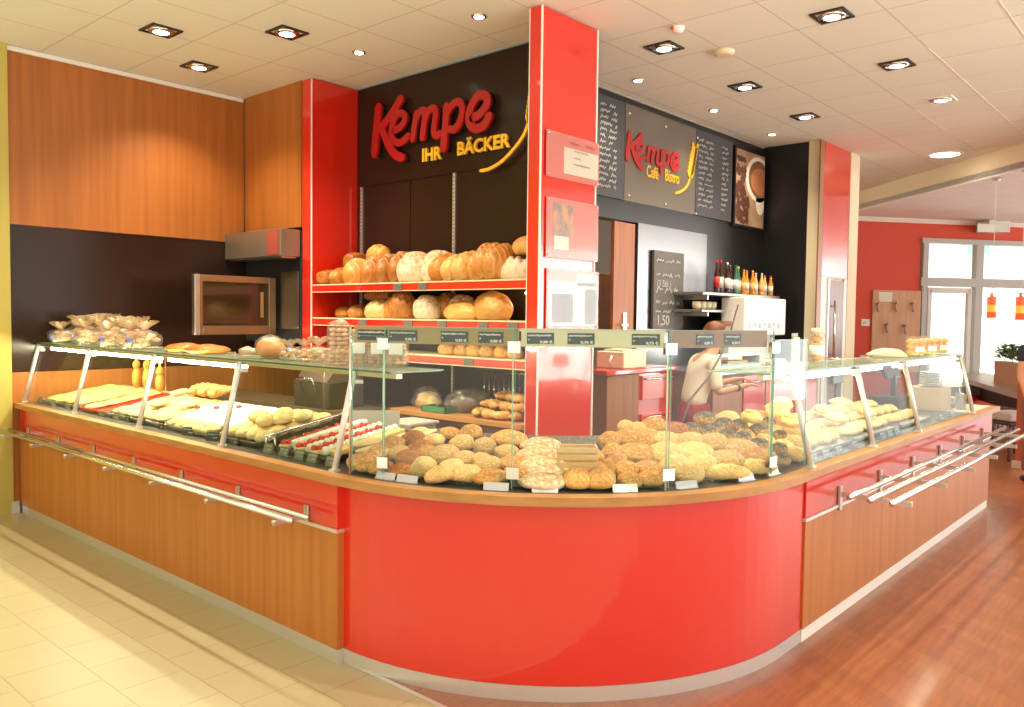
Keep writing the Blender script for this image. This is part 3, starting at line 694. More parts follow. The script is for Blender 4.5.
top = [('tinloaf', BROWN, 330, .34, .22, .17, .2, 0, 'low dark brown loaf', -.03), ('loaf', BROWN, 341, .34, .26, .20, .3, 0, 'dark ridged loaf', -.03),
       ('twist', GOLD, 357, .36, .42, .34, .15, 0, 'golden slashed loaf', -.03), ('twist', BROWN, 371, .36, .38, .36, .15, 0, 'brown slashed loaf', 0), ('tinloaf', BROWN, 343, .26, .22, .20, .1, .14, 'crusty loaf laid over the others', .1), ('twist', GOLD, 366, .30, .34, .22, 1.3, .21, 'golden loaf laid over the others', .08),
       ('twist', BROWN, 386, .36, .30, .38, .12, 0, 'upright ridged brown loaf', 0), ('twist', BROWN, 397, .36, .30, .40, .12, 0, 'tall ridged brown loaf', .02),
       ('cracked', FLOUR, 413, .34, .34, .31, .2, 0, 'round floury cracked loaf', -.02), ('cracked', BROWN, 427, .30, .30, .30, .9, 0, 'round brown cracked loaf', .06), ('cracked', FLOUR, 434, .32, .32, .31, .9, 0, 'round floury brown loaf', 0),
       ('loaf', PRETZ, 446, .36, .30, .29, 0, 0, 'smooth shiny brown loaf', -.03), ('loaf', GOLD, 457, .36, .28, .28, 0, 0, 'smooth golden loaf', -.02), ('loaf', GOLD, 468, .36, .28, .30, 0, 0, 'smooth golden-orange loaf', -.02),
       ('split', GOLD, 478, .34, .24, .26, .1, 0, 'golden farmhouse loaf', -.0), ('split', GOLD, 487, .36, .28, .31, .05, 0, 'tall golden farmhouse loaf', -.02), ('split', GOLD, 497, .36, .28, .30, .05, 0, 'golden-brown farmhouse loaf', -.02),
       ('twist', FLOUR, 512, .36, .34, .26, 1.45, 0, 'pale floured loaf with slashes', -.03), ('roll', GOLD, 520, .30, .28, .18, 1.2, .19, 'golden loaf laid on the pale one', .03)]
shelf_row(1.975, top, 'the top bread shelf')
mid = [('loaf', BROWN, 338, .30, .26, .13, 1.2, 0, 'low dark loaf', .02), ('loaf', BROWN, 353, .30, .30, .15, .8, 0, 'brown loaf', 0), ('tinloaf', BROWN, 363, .40, .20, .12, 1.5, .16, 'long brown loaf lying high', .14),
       ('twist', PALE, 378, .36, .42, .24, 1.25, 0, 'pale ridged loaf', -.04), ('twist', GOLD, 391, .36, .36, .27, 1.25, 0, 'golden ridged loaf', -.02), ('cracked', BROWN, 403, .26, .26, .28, 0, 0, 'dark brown cracked loaf', -.06),
       ('cracked', FLOUR, 414, .26, .26, .24, 1, .0, 'small floury cracked loaf', .12), ('cracked', FLOUR, 428, .24, .24, .23, 2, 0, 'pale round floury loaf', -.07), ('cracked', BROWN, 433, .28, .28, .26, 3, 0, 'round cracked brown loaf at the back', .12),
       ('cracked', FLOUR, 449, .26, .26, .24, 2.4, 0, 'round floury loaf', .1), ('loaf', GOLD, 462, .42, .34, .19, 1.35, 0, 'long smooth golden loaf', -.04), ('loaf', GOLD, 489, .50, .40, .28, 1.1, 0, 'biggest smooth golden loaf', -.02)]
shelf_row(1.67, mid, 'the middle bread shelf')
low = [('roll', GOLD, px, .17, .15, .13, px, (.07 if i % 2 else 0), 'orange-brown roll', (-.06 if i % 2 == 0 else .04)) for i, px in enumerate((448, 456, 463, 470, 477, 484, 490, 496, 503, 509, 516))]
shelf_row(1.385, low, 'the lower bread shelf')
# croissants on the board
cr = [(487, 413), (496, 414), (505, 412), (514, 414), (491, 405), (500, 404), (510, 404), (519, 406), (495, 397), (503, 395), (513, 393), (519, 398)]
for i, (px, py) in enumerate(cr):
    row = 0 if py > 410 else (1 if py > 401 else 2); p = at(px, 412, 'x', 4.55+.03*row)
    put('croissant', 'croissant', GOLD, (4.52+.07*row, p.y, .927+.062*row), (.19, .19, .17), (0, 0, i*1.3), f"croissant beside the red pillar, {['bottom', 'middle', 'top'][row]} layer, {nth(i%4+1, 4)}", 'croissant', 'croissants on the orange wooden board')
# wire basket and dark bag
wb = empty('wire_basket', (4.75, 4.35, .926), 0, 'chrome wire basket behind the croissants', 'basket')
m = MB()
for k in range(14): m.tube([(4.93, 3.95+.055*k, .93), (4.93, 3.95+.055*k, 1.24)], .003, 5)
m.tube([(4.93, 3.93, 1.24), (4.93, 4.69, 1.24)], .005, 6); m.tube([(4.93, 3.93, .935), (4.93, 4.69, .935)], .005, 6)
PB(m, 'wires', CHROME, wb)
bg_ = empty('bread_bag', (4.70, 4.60, .927), .4, 'dark see-through bag of dark bread on the orange board', 'bag')
MB().blob((0, 0, .06), .13, .15, .09, 18, 12, .25, 4).build('bread', M('dark_rye', (.14, .07, .035), .6), bg_)
MB().blob((0, 0, .07), .15, .18, .115, 24, 14, .6, 9).build('wrapper', PLAST, bg_)
bg_ = empty('bread_bag', (4.66, 5.05, .927), 1.2, 'clear bag of pale sliced bread left of the dark bread bag', 'bag')
MB().blob((0, 0, .055), .17, .10, .07, 18, 12, .35, 4).build('bread', PALE, bg_)
MB().blob((.02, 0, .062), .23, .13, .085, 24, 14, .7, 11).build('wrapper', PLAST, bg_)
gb = empty('crate', (4.62, 4.86, .926), 0, 'low green plastic crate edge under the bread bags', 'crate')
GRN = M('green_plastic', (.05, .22, .08), .5)
tag(gb, 'small green plastic tray rim beside the croissants', 'tray')
m = MB().box(4.44, 4.62, .927, 4.45, 4.90, .975).box(4.44, 4.89, .927, 4.60, 4.90, .975).box(4.44, 4.62, .927, 4.60, 4.63, .975).box(4.44, 4.62, .927, 4.60, 4.90, .930)
PB(m, 'tray', GRN, gb)
# container below
o = empty('bin', (4.2, 4.75, 0), 0, 'pale grey plastic bin standing below the wooden board', 'bin')
PB(MB().prism([(4.08, 4.62), (4.34, 4.62), (4.34, 4.90), (4.08, 4.90)], 0, .86), 'body', M('bin_grey', (.50, .47, .38), .5), o)
PB(MB().bbox(4.06, 4.60, .86, 4.36, 4.92, .885, .008), 'lid', M('bin_lid', (.6, .57, .48), .5), o)
# ================================================================== SIGNS
KEMPE = [ # strokes in the (x, y) of the sign, y down, later mapped on the wall
 ([(138, 310), (132, 380), (124, 460), (118, 545)], 17), ([(247, 272), (215, 325), (180, 378), (150, 412)], 15), ([(150, 412), (168, 455), (190, 505), (222, 545), (255, 556)], 15),
 ([(208, 428), (240, 412), (262, 375), (252, 348), (228, 352), (208, 385), (198, 430), (205, 470), (232, 486), (262, 470), (280, 448)], 12),
 ([(318, 340), (308, 400), (298, 475)], 12), ([(306, 400), (325, 350), (348, 332), (358, 350), (352, 400), (344, 468)], 12), ([(352, 395), (372, 340), (395, 322), (408, 340), (402, 395), (400, 440), (415, 452), (432, 438)], 12),
 ([(458, 306), (455, 380), (448, 460), (444, 520)], 14), ([(458, 350), (485, 308), (515, 292), (532, 318), (525, 375), (498, 420), (468, 420)], 12),
 ([(575, 372), (615, 350), (648, 305), (645, 268), (612, 262), (582, 300), (565, 350), (568, 395), (595, 418), (635, 402), (662, 352)], 14)]
def smooth(pts, k=5):
    P = [Vector((*p, 0)) for p in pts]; out = []
    for i in range(len(P)-1):
        p0, p1, p2, p3 = P[max(i-1, 0)], P[i], P[i+1], P[min(i+2, len(P)-1)]
        for j in range(k):
            t = j/k; out.append(.5*((2*p1)+(p2-p0)*t+(2*p0-5*p1+4*p2-p3)*t*t+(3*p1-p0-3*p2+p3)*t**3))
    return out+[P[-1]]
def stroke(mb, pts, hw, depth, m):
    """flat rounded brush stroke, a solid of even thickness (xy are metres on the board)"""
    P = smooth(pts); L, R = [], []; n = len(P)
    for i, p in enumerate(P):
        d = (P[min(i+1, n-1)]-P[max(i-1, 0)]).normalized(); q = Vector((-d.y, d.x, 0)); w = hw*(.72 if i in (0, n-1) else 1)
        L.append(p+q*w); R.append(p-q*w)
    d0 = (P[0]-P[1]).normalized()*hw*.5; d1 = (P[-1]-P[-2]).normalized()*hw*.5
    L = [P[0]+d0+(L[0]-P[0])*.6]+L+[P[-1]+d1+(L[-1]-P[-1])*.6]; R = [P[0]+d0+(R[0]-P[0])*.6]+R+[P[-1]+d1+(R[-1]-P[-1])*.6]
    n = len(L); vs = [Vector((v.x, v.y, z)) for z in (0, depth) for S in (L, R) for v in S]
    fs = []
    for i in range(n-1):
        a, b = i, i+1
        fs += [(a, b, n+b, n+a), (2*n+a, 3*n+a, 3*n+b, 2*n+b), (a, 2*n+a, 2*n+b, b), (n+a, n+b, 3*n+b, 3*n+a)]
    fs += [(0, n, 3*n, 2*n), (n-1, 3*n-1, 4*n-1, 2*n-1)]
    mb.add([m @ v for v in vs], fs)
XS = 4.985
def s1(x, y):  # close-up coordinates -> (u to the right, z) on the sign wall
    p = at(350+x/4.715, 40+y/4.715, 'x', XS-.06); return (-p.y, p.z)
F1 = Matrix(((0, 0, -1, XS-.045), (-1, 0, 0, 0), (0, 1, 0, 0), (0, 0, 0, 1)))   # board (u, v, w) -> world: y = -u, z = v, x = XS - w
kp = [([s1(*q) for q in pts], w) for pts, w in KEMPE]
allu = [q[0] for pts, _ in kp for q in pts]; allv = [q[1] for pts, _ in kp for q in pts]
U0, U1 = min(allu), max(allu); V0, V1 = min(allv), max(allv)
S = empty('wall_lettering', (XS, 5.4, 3.3), 0, 'large red brush lettering Kempe with yellow IHR BÄCKER on the brown wall', 'sign')
for i, ch in enumerate((kp[0:3], kp[3:4], kp[4:7], kp[7:9], kp[9:10])):
    m = MB()
    for j, (pts, w) in enumerate(ch): stroke(m, pts, .0047*w*.58, .028+.0006*j, F1)
    PB(m, 'letter', SIGNR, S)
    m = MB()
    for pts, w in ch: stroke(m, [(a, b-.0) for a, b in pts], .0047*w*.40, .045, Matrix.Translation((.045, 0, 0)) @ F1)
    PB(m, 'letter_standoff', NIGHT, S)
def wall_text(txt, a, b, h, par, mat, F, w0, depth=.02):
    """text from a to b (u, v) on the board"""
    a, b = Vector(a), Vector(b); d = b-a; L = d.length; ang = atan2(d.y, d.x)
    return place_text(txt, h, mat, 'lettering', F @ Matrix.Translation((a.x, a.y, w0)) @ Matrix.Rotation(ang, 4, 'Z'), par, bold=h*(.032 if par.name.startswith('wall_l') else .012), depth=depth/2, width=L)
a, b = s1(325, 570), s1(416, 556); h1 = abs(s1(325, 510)[1]-a[1])
wall_text('IHR', a, b, h1*1.38, S, SIGNY, F1, -.025)
a, b = s1(490, 541), s1(738, 499); wall_text('BÄCKER', a, b, h1*1.38, S, SIGNY, F1, -.025)
m = MB(); stroke(m, [s1(*q) for q in ((614, 617), (660, 606), (720, 568), (775, 510), (815, 455), (838, 400), (845, 350))], .013, .02, F1)
PB(m, 'wheat_stalk', SIGNY, S)
m = MB()
for k in range(8):
    for sgn in (-1, 1):
        c = s1(850+k*3, 392-k*22); c = Vector((c[0], c[1], 0)); dd = Vector((sgn*.035, .075, 0)); stroke(m, [tuple((c-dd*.1)[:2]), tuple((c+dd*.5+Vector((sgn*.012, 0, 0)))[:2]), tuple((c+dd)[:2])], .015, .02, F1)
PB(m, 'wheat_ear', SIGNY, S)

# menu wall boards
YW = YM-.001
def F2(w): return Matrix(((1, 0, 0, 0), (0, 0, -1, YW-w), (0, 1, 0, 0), (0, 0, 0, 1)))   # (x, z, w) -> world, w towards the room
def s2(px, py, y=YW-.03): p = at(px, py, 'y', y); return (p.x, p.z)
xa, xb, xc, xd = s2(600, 100)[0]-.95, s2(626, 100)[0], s2(697, 130)[0], s2(733, 140)[0]
ZT, ZB = s2(697, 129)[1], s2(697, 215)[1]
def chalk_rows(mb, x0, x1, z1, z0, n, rnd, F, t=.012, h=.045, fill=1.0):
    for i in range(n):
        z = z1-(z1-z0)*i/max(1, n-1); x = x0
        while x < x1-.05:
            w = min(x1-x, .08+.16*rnd.random()); ribbon(mb, [(x+p, z+q) for p, q in squiggle(w-.03, h*.7, rnd)], t, .001, F); x += w+.03
            if rnd.random() > fill: break
def board(name, x0, x1, z0, z1, mat, label, cat='menu board'):
    o = empty(name, ((x0+x1)/2, YW, (z0+z1)/2), 0, label, cat)
    PB(MB().box(x0, YW-.03, z0, x1, YW, z1), 'panel', mat, o); return o
rr = random.Random(3)
B1 = board('chalk_menu_board', xa, xb-.01, ZB, ZT, CHALKB, 'chalk price board at the left of the café sign panel, half behind the red pillar')
m = MB(); chalk_rows(m, xb-.42, xb-.12, ZT-.10, ZB+.08, 14, rr, F2(.032), .011, .05); chalk_rows(m, xa+.05, xb-.62, ZT-.35, ZB+.12, 10, rr, F2(.032), .011, .05)
PB(m, 'chalk_writing', CHALK, B1)
B2 = board('cafe_sign_panel', xb, xc-.01, ZB, ZT, BOARDG, 'taupe sign panel with red Kempe and yellow Café Bistro and a wheat ear', 'sign')
k0, k1 = s2(626.5, 146), s2(678, 172); top_ = s2(631, 134)[1]; bot_ = s2(660, 175)[1]
sc = (k1[0]-k0[0])/(U1-U0)
def m2(q): return (k0[0]+(q[0]-U0)*sc, bot_+.02+(q[1]-V0)/(V1-V0)*(top_-bot_)-.0)
for i, ch in enumerate((kp[0:3], kp[3:4], kp[4:7], kp[7:9], kp[9:10])):
    m = MB()
    for j, (pts, w) in enumerate(ch): stroke(m, [m2(q) for q in pts], .0047*w*.40, .012+.0005*j, F2(.032))
    PB(m, 'letter', SIGNR, B2)
q2 = lambda x, y: s2(590+x/4.42, 80+y/4.42)
a, b = q2(246, 425), q2(298, 440); wall_text('Café', a, b, .17, B2, SIGNY, F2(.034), 0, .01)
a, b = q2(328, 443), q2(390, 460); wall_text('Bistro', a, b, .17, B2, SIGNY, F2(.034), 0, .01)
m = MB(); stroke(m, [q2(*q) for q in ((374, 500), (400, 492), (425, 470), (438, 440))], .014, .01, F2(.032)); PB(m, 'wheat_stalk', SIGNY, B2)
m = MB()
for k in range(8):
    for sgn in (-1, 1):
        c = Vector(q2(441+k*3.0, 432-k*17)); dd = Vector((sgn*.055, .075)); stroke(m, [tuple(c), tuple(c+dd*.55+Vector((sgn*.01, 0))), tuple(c+dd)], .020, .01, F2(.032))
PB(m, 'wheat_ear', SIGNY, B2)
for (px, py) in ((175, 145), (335, 205), (475, 255), (172, 508), (335, 548), (468, 590)):
    c = q2(px, py); PB(MB().lathe([(.018, 0), (.018, .006), (.004, .009)], n=10), 'screw_cap', CHROME, B2).matrix_world = Matrix.Translation((c[0], YW-.03, c[1])) @ Matrix.Rotation(pi/2, 4, 'X')
B3 = board('chalk_menu_board', xc, xd, ZB, ZT, CHALKB, 'chalk price board between the café sign panel and the coffee cup picture')
m = MB(); chalk_rows(m, xc+.06, xc+.42, ZT-.12, ZB+.1, 13, rr, F2(.032), .011, .05); chalk_rows(m, xd-.26, xd-.08, ZT-.12, ZB+.1, 13, rr, F2(.032), .011, .05)
PB(m, 'chalk_writing', CHALK, B3)
# coffee picture
x0, zt_ = s2(735.5, 148); x1, zb_ = s2(761.5, 229)
PC = empty('coffee_picture', ((x0+x1)/2, YW, 3.3), 0, 'tall picture of a coffee cup and roasted beans right of the chalk menu board', 'picture')
PB(MB().box(x0-.03, YW-.045, zb_-.03, x1+.03, YW, zt_+.03), 'frame', NIGHT, PC)
PB(MB().box(x0, YW-.05, zb_, x1, YW-.045, zt_), 'print', M('print_background', (.30, .17, .09), .5, noise_c=((.50, .34, .22), 3, (1, 1, 1))), PC)
def disc(mb, cx, cz, rx, rz, w, t=.001, n=28, rot=0, clip=True):
    pts = []
    for k in range(n):
        a_ = 2*pi*k/n; px_, pz_ = rx*cos(a_), rz*sin(a_); X = cx+px_*cos(rot)-pz_*sin(rot); Z = cz+px_*sin(rot)+pz_*cos(rot)
        if clip: X = min(x1, max(x0, X)); Z = min(zt_, max(zb_, Z))
        pts.append((X, Z))
    mb.prism(pts, 0, t, F2(w))
cw = x1-x0; chh = zt_-zb_
m = MB(); disc(m, x0+cw*.78, zb_+chh*.66, cw*.46, chh*.31, .051); disc(m, x0+cw*.86, zb_+chh*.35, cw*.16, chh*.17, .051); PB(m, 'printed_cup', M('print_cup', (.80, .72, .60), .5), PC)
m = MB(); disc(m, x0+cw*.80, zb_+chh*.665, cw*.38, chh*.255, .0525); PB(m, 'printed_cup_inside', M('print_cup_inside', (.22, .11, .05), .5), PC)
m = MB(); disc(m, x0+cw*.84, zb_+chh*.635, cw*.34, chh*.19, .054); PB(m, 'printed_coffee', M('print_coffee', (.50, .20, .09), .5), PC)
m = MB(); rb = random.Random(5)
for i in range(120):
    bx, bz = x0+cw*(.03+.42*rb.random()**1.0), zb_+chh*(.03+.88*rb.random())
    if bz > zb_+chh*.45 and bx > x0+cw*.30: continue
    disc(m, bx, bz, .045, .028, .0515+.0001*i/10, .0008, 10, rb.random()*3)
o = PB(m, 'printed_beans', M('print_beans', (.10, .035, .018), .5), PC)

# small chalkboard over the steel wall
STW = struct('trim_17', MB().box(7.03, YM-.012, 1.1, 8.46, YM-.002, 2.66), M('mirror_steel', (.24, .24, .24), .30, 1.0))
x0c, ztc = s2(653, 250); x1c, zbc = s2(681, 329)
CBd = empty('chalkboard', ((x0c+x1c)/2, YM-.03, 2), 0, 'small upright grey chalkboard on the steel wall below the café sign', 'chalkboard')
PB(MB().box(x0c, YM-.05, zbc, x1c, YM-.02, ztc), 'panel', M('slate_light', (.13, .12, .11), .6), CBd)
m = MB(); FB = F2(.052); rc = random.Random(11)
for z, h in ((2.28, .07), (2.13, .07), (1.97, .09), (1.84, .07), (1.75, .06)): chalk_rows(m, x0c+.05, x1c-.06, z, z, 1, rc, FB, .014, h)
PB(m, 'chalk_writing', CHALK, CBd)
place_text('1,50', .15, CHALK, 'chalk_price', FB @ Matrix.Translation((x0c+.06, 1.63, 0)), CBd, depth=.001)
place_text('(3 Stk.)', .10, CHALK, 'chalk_price', FB @ Matrix.Translation((x0c+.05, 2.03, 0)), CBd, depth=.001)

# acrylic poster pockets on the red pillar
YP = 3.683
def pocket(px0, py0, px1, py1, label, inner):
    a, b = at(px0, py0, 'y', YP), at(px1, py1, 'y', YP)
    o = empty('poster_pocket', ((a.x+b.x)/2, YP, (a.z+b.z)/2), 0, label, 'poster')
    PB(MB().box(a.x, YP-.010, b.z, b.x, YP-.007, a.z), 'cover', glass_mat('acrylic', tint=(.97, .96, .95), refl=.04, rough=.08, body=(.9, .85, .82), bodyf=.07), o)
    PB(MB().box(a.x, YP-.004, b.z, b.x, YP-.002, a.z), 'backing', M('pocket_back', (.74, .10, .07), .4), o)
    for (u0, v0, u1, v1, mt, nm) in inner:
        W_, H_ = b.x-a.x, a.z-b.z
        PB(MB().box(a.x+W_*u0, YP-.0062, b.z+H_*v0, a.x+W_*u1, YP-.0045, b.z+H_*v1), nm, mt, o)
    m = MB()
    for (x, z) in ((a.x+.02, a.z-.02), (b.x-.02, a.z-.02), (a.x+.02, b.z+.02), (b.x-.02, b.z+.02)): m.blob((x, YP-.012, z), .008, .005, .008, 8, 6, flat=-1)
    PB(m, 'studs', CHROME, o); return o, a, b
PAP = M('paper', (.82, .78, .66), .7)
o, a, b = pocket(546, 129, 598, 187, 'topmost clear pocket on the red pillar, holding a small cream notice', [(.32, .14, .98, .72, PAP, 'notice')])
m = MB(); fx = a.x+(b.x-a.x)*.38; fz = b.z+(a.z-b.z)*.5; rq = random.Random(4)
F3 = Matrix(((1, 0, 0, 0), (0, 0, -1, YP-.0063), (0, 1, 0, 0), (0, 0, 0, 1)))
for z, w in ((.05, .17), (.0, .08), (-.045, .2)): ribbon(m, [(fx+.08+p, fz+z+q) for p, q in squiggle(w, .014, rq)], .006, .0004, F3)
PB(m, 'printed_lines', M('print_grey', (.35, .32, .30), .8), o)
m = MB()
for x in (.02, .22): ribbon(m, [(fx+x+p, fz+.10+q) for p, q in squiggle(.12, .02, rq)], .008, .0004, F3)
PB(m, 'printed_heading', M('print_red', (.55, .06, .05), .8), o)
o, a, b = pocket(546, 196, 597, 262, 'middle clear pocket on the red pillar, with a dark leaflet at its left', [(.12, .38, .50, .92, M('leaflet_dark', (.16, .12, .09), .4, noise_c=((.65, .25, .05), 14, (1, 1, 1))), 'leaflet'), (.15, .15, .42, .37, PAP, 'leaflet_text')])
o, a, b = pocket(546, 268, 597, 330, 'lowest clear pocket on the red pillar, with a pale blue and green leaflet', [(.05, .08, .95, .80, M('leaflet_pale', (.80, .80, .76), .5), 'sheet'), (.56, .74, .97, .95, M('leaflet_teal', (.20, .38, .38), .5), 'leaflet_header'), (.72, .10, .95, .70, M('leaflet_green', (.35, .52, .40), .5, noise_c=((.7, .72, .6), 12, (1, 1, 1))), 'leaflet_photo'), (.10, .12, .50, .60, M('leaflet_pink', (.80, .55, .50), .5), 'leaflet_block')])

# ================================================================== OVEN AND HOOD
OVM = M('oven_dark_steel', (.035, .035, .038), .35, .3)
OV = empty('baking_oven', (4.9, 7.1, 1.4), 0, 'dark baking oven with its glass door swung open against the splashback', 'oven')
PB(MB().bbox(4.46, 6.62, 1.42, 4.99, 7.60, 2.48, .006), 'body', OVM, OV)
PB(MB().bbox(4.44, 6.64, 1.55, 4.458, 6.93, 2.10, .004).box(4.43, 6.64, 1.60, 4.44, 6.655, 2.0), 'side_panel', M('oven_brown_steel', (.16, .12, .08), .3, .6), OV)
m = MB()
for k in range(7): m.box(4.444, 6.66, 2.24+k*.013, 4.46, 6.80, 2.246+k*.013)
PB(m, 'vent_grille', STEEL, OV)
PB(MB().box(4.45, 6.645, 2.14, 4.459, 6.92, 2.20).box(4.448, 6.84, 2.22, 4.459, 6.88, 2.33), 'control_panel', BLACKP, OV)
yd = 6.955; xl, xr = at(195, 300, 'y', yd).x, at(276, 300, 'y', yd).x; zl, zh = 1.50, at(276, 278, 'y', yd).z
BRZ = M('oven_door_bronze', (.34, .22, .11), .3, .7)
dm = MB(); t_ = .075
dm.bbox(xl, yd, zl, xl+t_, yd+.06, zh).bbox(xr-t_, yd, zl, xr, yd+.06, zh).bbox(xl+t_, yd, zl, xr-t_, yd+.06, zl+t_*1.1).bbox(xl+t_, yd, zh-t_*.8, xr-t_, yd+.06, zh)
dd_ = PB(dm, 'door', BRZ, OV)
o = MB().box(xl+t_, yd+.02, zl+t_*1.1, xr-t_, yd+.035, zh-t_*.8).build('door_glass', M('oven_glass_dark', (.045, .022, .008), .08, coat=.4), OV); o.matrix_parent_inverse = Matrix.Translation(-OV.location)
o = MB().bbox(xl-.02, yd-.035, zl+.0, xl+.03, yd+.01, zh).build('door_edge_handle', STEEL, OV); o.matrix_parent_inverse = Matrix.Translation(-OV.location)
o = MB().box(xl+t_+.55*(xr-xl-2*t_)+.22, yd+.012, zl+.16, xl+t_+.55*(xr-xl-2*t_)+.25, yd+.02, zh-.14).build('door_latch_bar', M('brass', (.7, .5, .15), .3, .8), OV); o.matrix_parent_inverse = Matrix.Translation(-OV.location)
HD = empty('extractor_hood', (4.2, 7.0, 2.23), 0, 'brushed brown-grey extractor hood above the open oven', 'extractor hood')
PB(MB().bbox(4.24, 6.62, 2.235, 4.45, 7.62, 2.49, .004), 'housing', M('hood_steel', (.30, .235, .175), .35, .6), HD)
PB(MB().box(4.234, 6.66, 2.25, 4.239, 6.84, 2.475), 'painted_red_reflection', M('hood_reflection_red', (.45, .10, .08), .3, .3), HD)  # red reflection on the hood front, painted as a thin plate
PB(MB().box(4.27, 6.66, 2.222, 4.43, 7.58, 2.235), 'grease_filter', STEEL, HD)
# staff bench with slicer below the oven
BN = empty('staff_bench', (4.3, 6.2, 0), 0, 'dark brown staff bench along the shelf wall behind the pastry case', 'bench')
PB(MB().bbox(3.95, 5.35, 0, 4.39, 7.55, .88, .005), 'body', M('cabinet_brown', (.20, .09, .045), .5), BN)
PB(MB().bbox(3.92, 5.30, .885, 4.40, 7.58, .92, .004), 'top', M('bench_top', (.14, .10, .06), .3), BN)
SL = empty('bread_slicer', (4.15, 5.75, .92), 0, 'dark bread slicing machine with a sloping chute on the staff bench', 'slicer')
MB().bbox(-.18, -.25, 0, .18, .25, .22, .01).build('base', M('slicer_grey', (.10, .09, .075), .3, .5), SL)
MB().prism([(-.18, .22), (.16, .22), (.16, .46), (.02, .46)], -.22, .22, Matrix.Rotation(pi/2, 4, 'X')).build('chute', STEEL, SL)
MB().tube([(-.19, -.1, .12), (-.24, -.1, .25), (-.24, .1, .25), (-.19, .1, .12)], .008).build('lever', CHROME, SL)

# ================================================================== BACK AREA
DW = M('door_brown', (.30, .10, .03), .45, noise_c=((.38, .14, .045), 3, (6, 6, .4)))
x0, x1 = at(617, 270, 'y', 4.9).x, at(637, 270, 'y', 4.9).x
d2 = struct('door_2', MB().bbox(6.64, 4.56, 0, 7.01, 4.60, 2.645), DW)
MB().box(6.80, 4.545, 1.55, 6.86, 4.56, 1.75).box(6.74, 4.52, 1.62, 6.85, 4.53, 1.64).build('door_handle', STEEL, d2)
square_spot(Vector((6.9, 5.3, CEIL)), 'unseen spotlight added to light the service room behind the doorway', 260)  # added lamp, out of view, brightens the dark service room
CBN = empty('wooden_cupboard', (6.5, 5.5, 0), 0, 'brown cupboard with hanging papers inside the service doorway', 'cupboard')
PB(MB().bbox(5.9, 5.6, 0, 8.6, 6.1, 2.22, .005), 'body', DW, CBN)
PB(MB().box(7.05, 5.59, 1.5, 7.25, 5.599, 2.0).box(6.6, 5.59, 1.4, 6.8, 5.599, 1.95), 'papers', M('paper_lilac', (.62, .62, .70), .7), CBN)
o = MB().bbox(6.9, 5.65, 2.221, 7.4, 5.95, 2.30, .01).build('storage_tray', STEEL); tag(o, 'steel tray lying on top of the cupboard in the doorway', 'tray')
# counter A: red top
CA = empty('back_counter', (6.3, 4.2, 0), 0, 'back counter with red top, brown cupboard and red drawers', 'counter')
PB(MB().bbox(5.75, 4.0, 1.20, 6.93, 4.50, 1.245, .008), 'top', RED, CA)
PB(MB().bbox(5.80, 4.03, 0, 6.30, 4.48, 1.195), 'brown_cupboard', DW, CA)
PB(MB().bbox(6.31, 4.04, 0, 6.90, 4.48, 1.195), 'drawer_body', RED, CA)
for z in (.25, .60, .95):
    dr_ = MB().bbox(6.34, 4.015, z, 6.87, 4.04, z+.22).build('drawer', RED, CA); dr_.matrix_parent_inverse = Matrix.Translation(-CA.location)
    MB().tube([(6.38, 3.99, z+.19), (6.83, 3.99, z+.19)], .009).box(6.37, 3.985, z+.183, 6.385, 4.02, z+.197).box(6.825, 3.985, z+.183, 6.84, 4.02, z+.197).build('handle', CHROME, dr_)
o = empty('cash_box', (6.25, 4.2, 1.246), 0, 'beige countertop machine with a small ring handle on the red top', 'machine')
MB().bbox(-.17, -.15, 0, .20, .15, .15, .01).build('body', CREAM, o)
MB().tube([(-.21, -.05, .04), (-.25, -.05, .07), (-.21, -.05, .11)], .010).build('handle', WHITE, o)
MB().bbox(-.12, -.1, .15, .1, .1, .17, .006).build('lid', M('cream_lid', (.75, .65, .42), .4), o)
o = empty('paper_cup', (6.62, 4.2, 1.246), 0, 'white cup standing right of the beige machine on the red top', 'cup')
MB().lathe([(.03, 0), (.045, .13), (.048, .13), (.048, .135)], n=16).build('body', WHITE, o); MB().lathe([(.05, .13), (.05, .145), (.03, .15)], n=16).build('lid', CREAM, o)
# counter B
CB2 = empty('back_counter', (8.4, 4.2, 0), 0, 'long back counter with steel top and red doors below the coffee machine', 'counter')
PB(MB().bbox(7.1, 3.72, 1.15, 9.85, 4.52, 1.19, .005), 'top', STEEL, CB2)
PB(MB().bbox(7.12, 3.76, 0, 9.83, 4.50, 1.145), 'body', M('cabinet_brown', (.20, .09, .045), .5), CB2)
for k in range(4):
    x = 7.16+k*.66; q = MB().bbox(x, 3.738, .12, x+.62, 3.758, 1.12).build('door', RED if k != 0 else DW, CB2); q.matrix_parent_inverse = Matrix.Translation(-CB2.location)
    MB().tube([(x+.1, 3.715, 1.05), (x+.5, 3.715, 1.05)], .008).box(x+.1, 3.71, 1.045, x+.115, 3.74, 1.055).box(x+.485, 3.71, 1.045, x+.5, 3.74, 1.055).build('handle', CHROME, q)
ym = 3.98; xm0 = at(745, 310, 'y', ym).x; xm1 = at(786, 310, 'y', ym).x; ybm = min(4.42, at(721, 310, 'x', xm0).y); zm = at(745, 297, 'y', ym).z
CM = empty('coffee_machine', ((xm0+xm1)/2, ym, 1.19), 0, 'big white boxy coffee machine below the bottle shelf', 'coffee machine')
PB(MB().bbox(xm0, ym, 1.52, xm1, ybm, zm, .015).bbox(xm0, ym+.18, 1.20, xm1, ybm, 1.525, .01).bbox(xm0, ym-.02, 1.19, xm1, ybm, 1.24, .01), 'body', WHITE, CM)
m = MB()
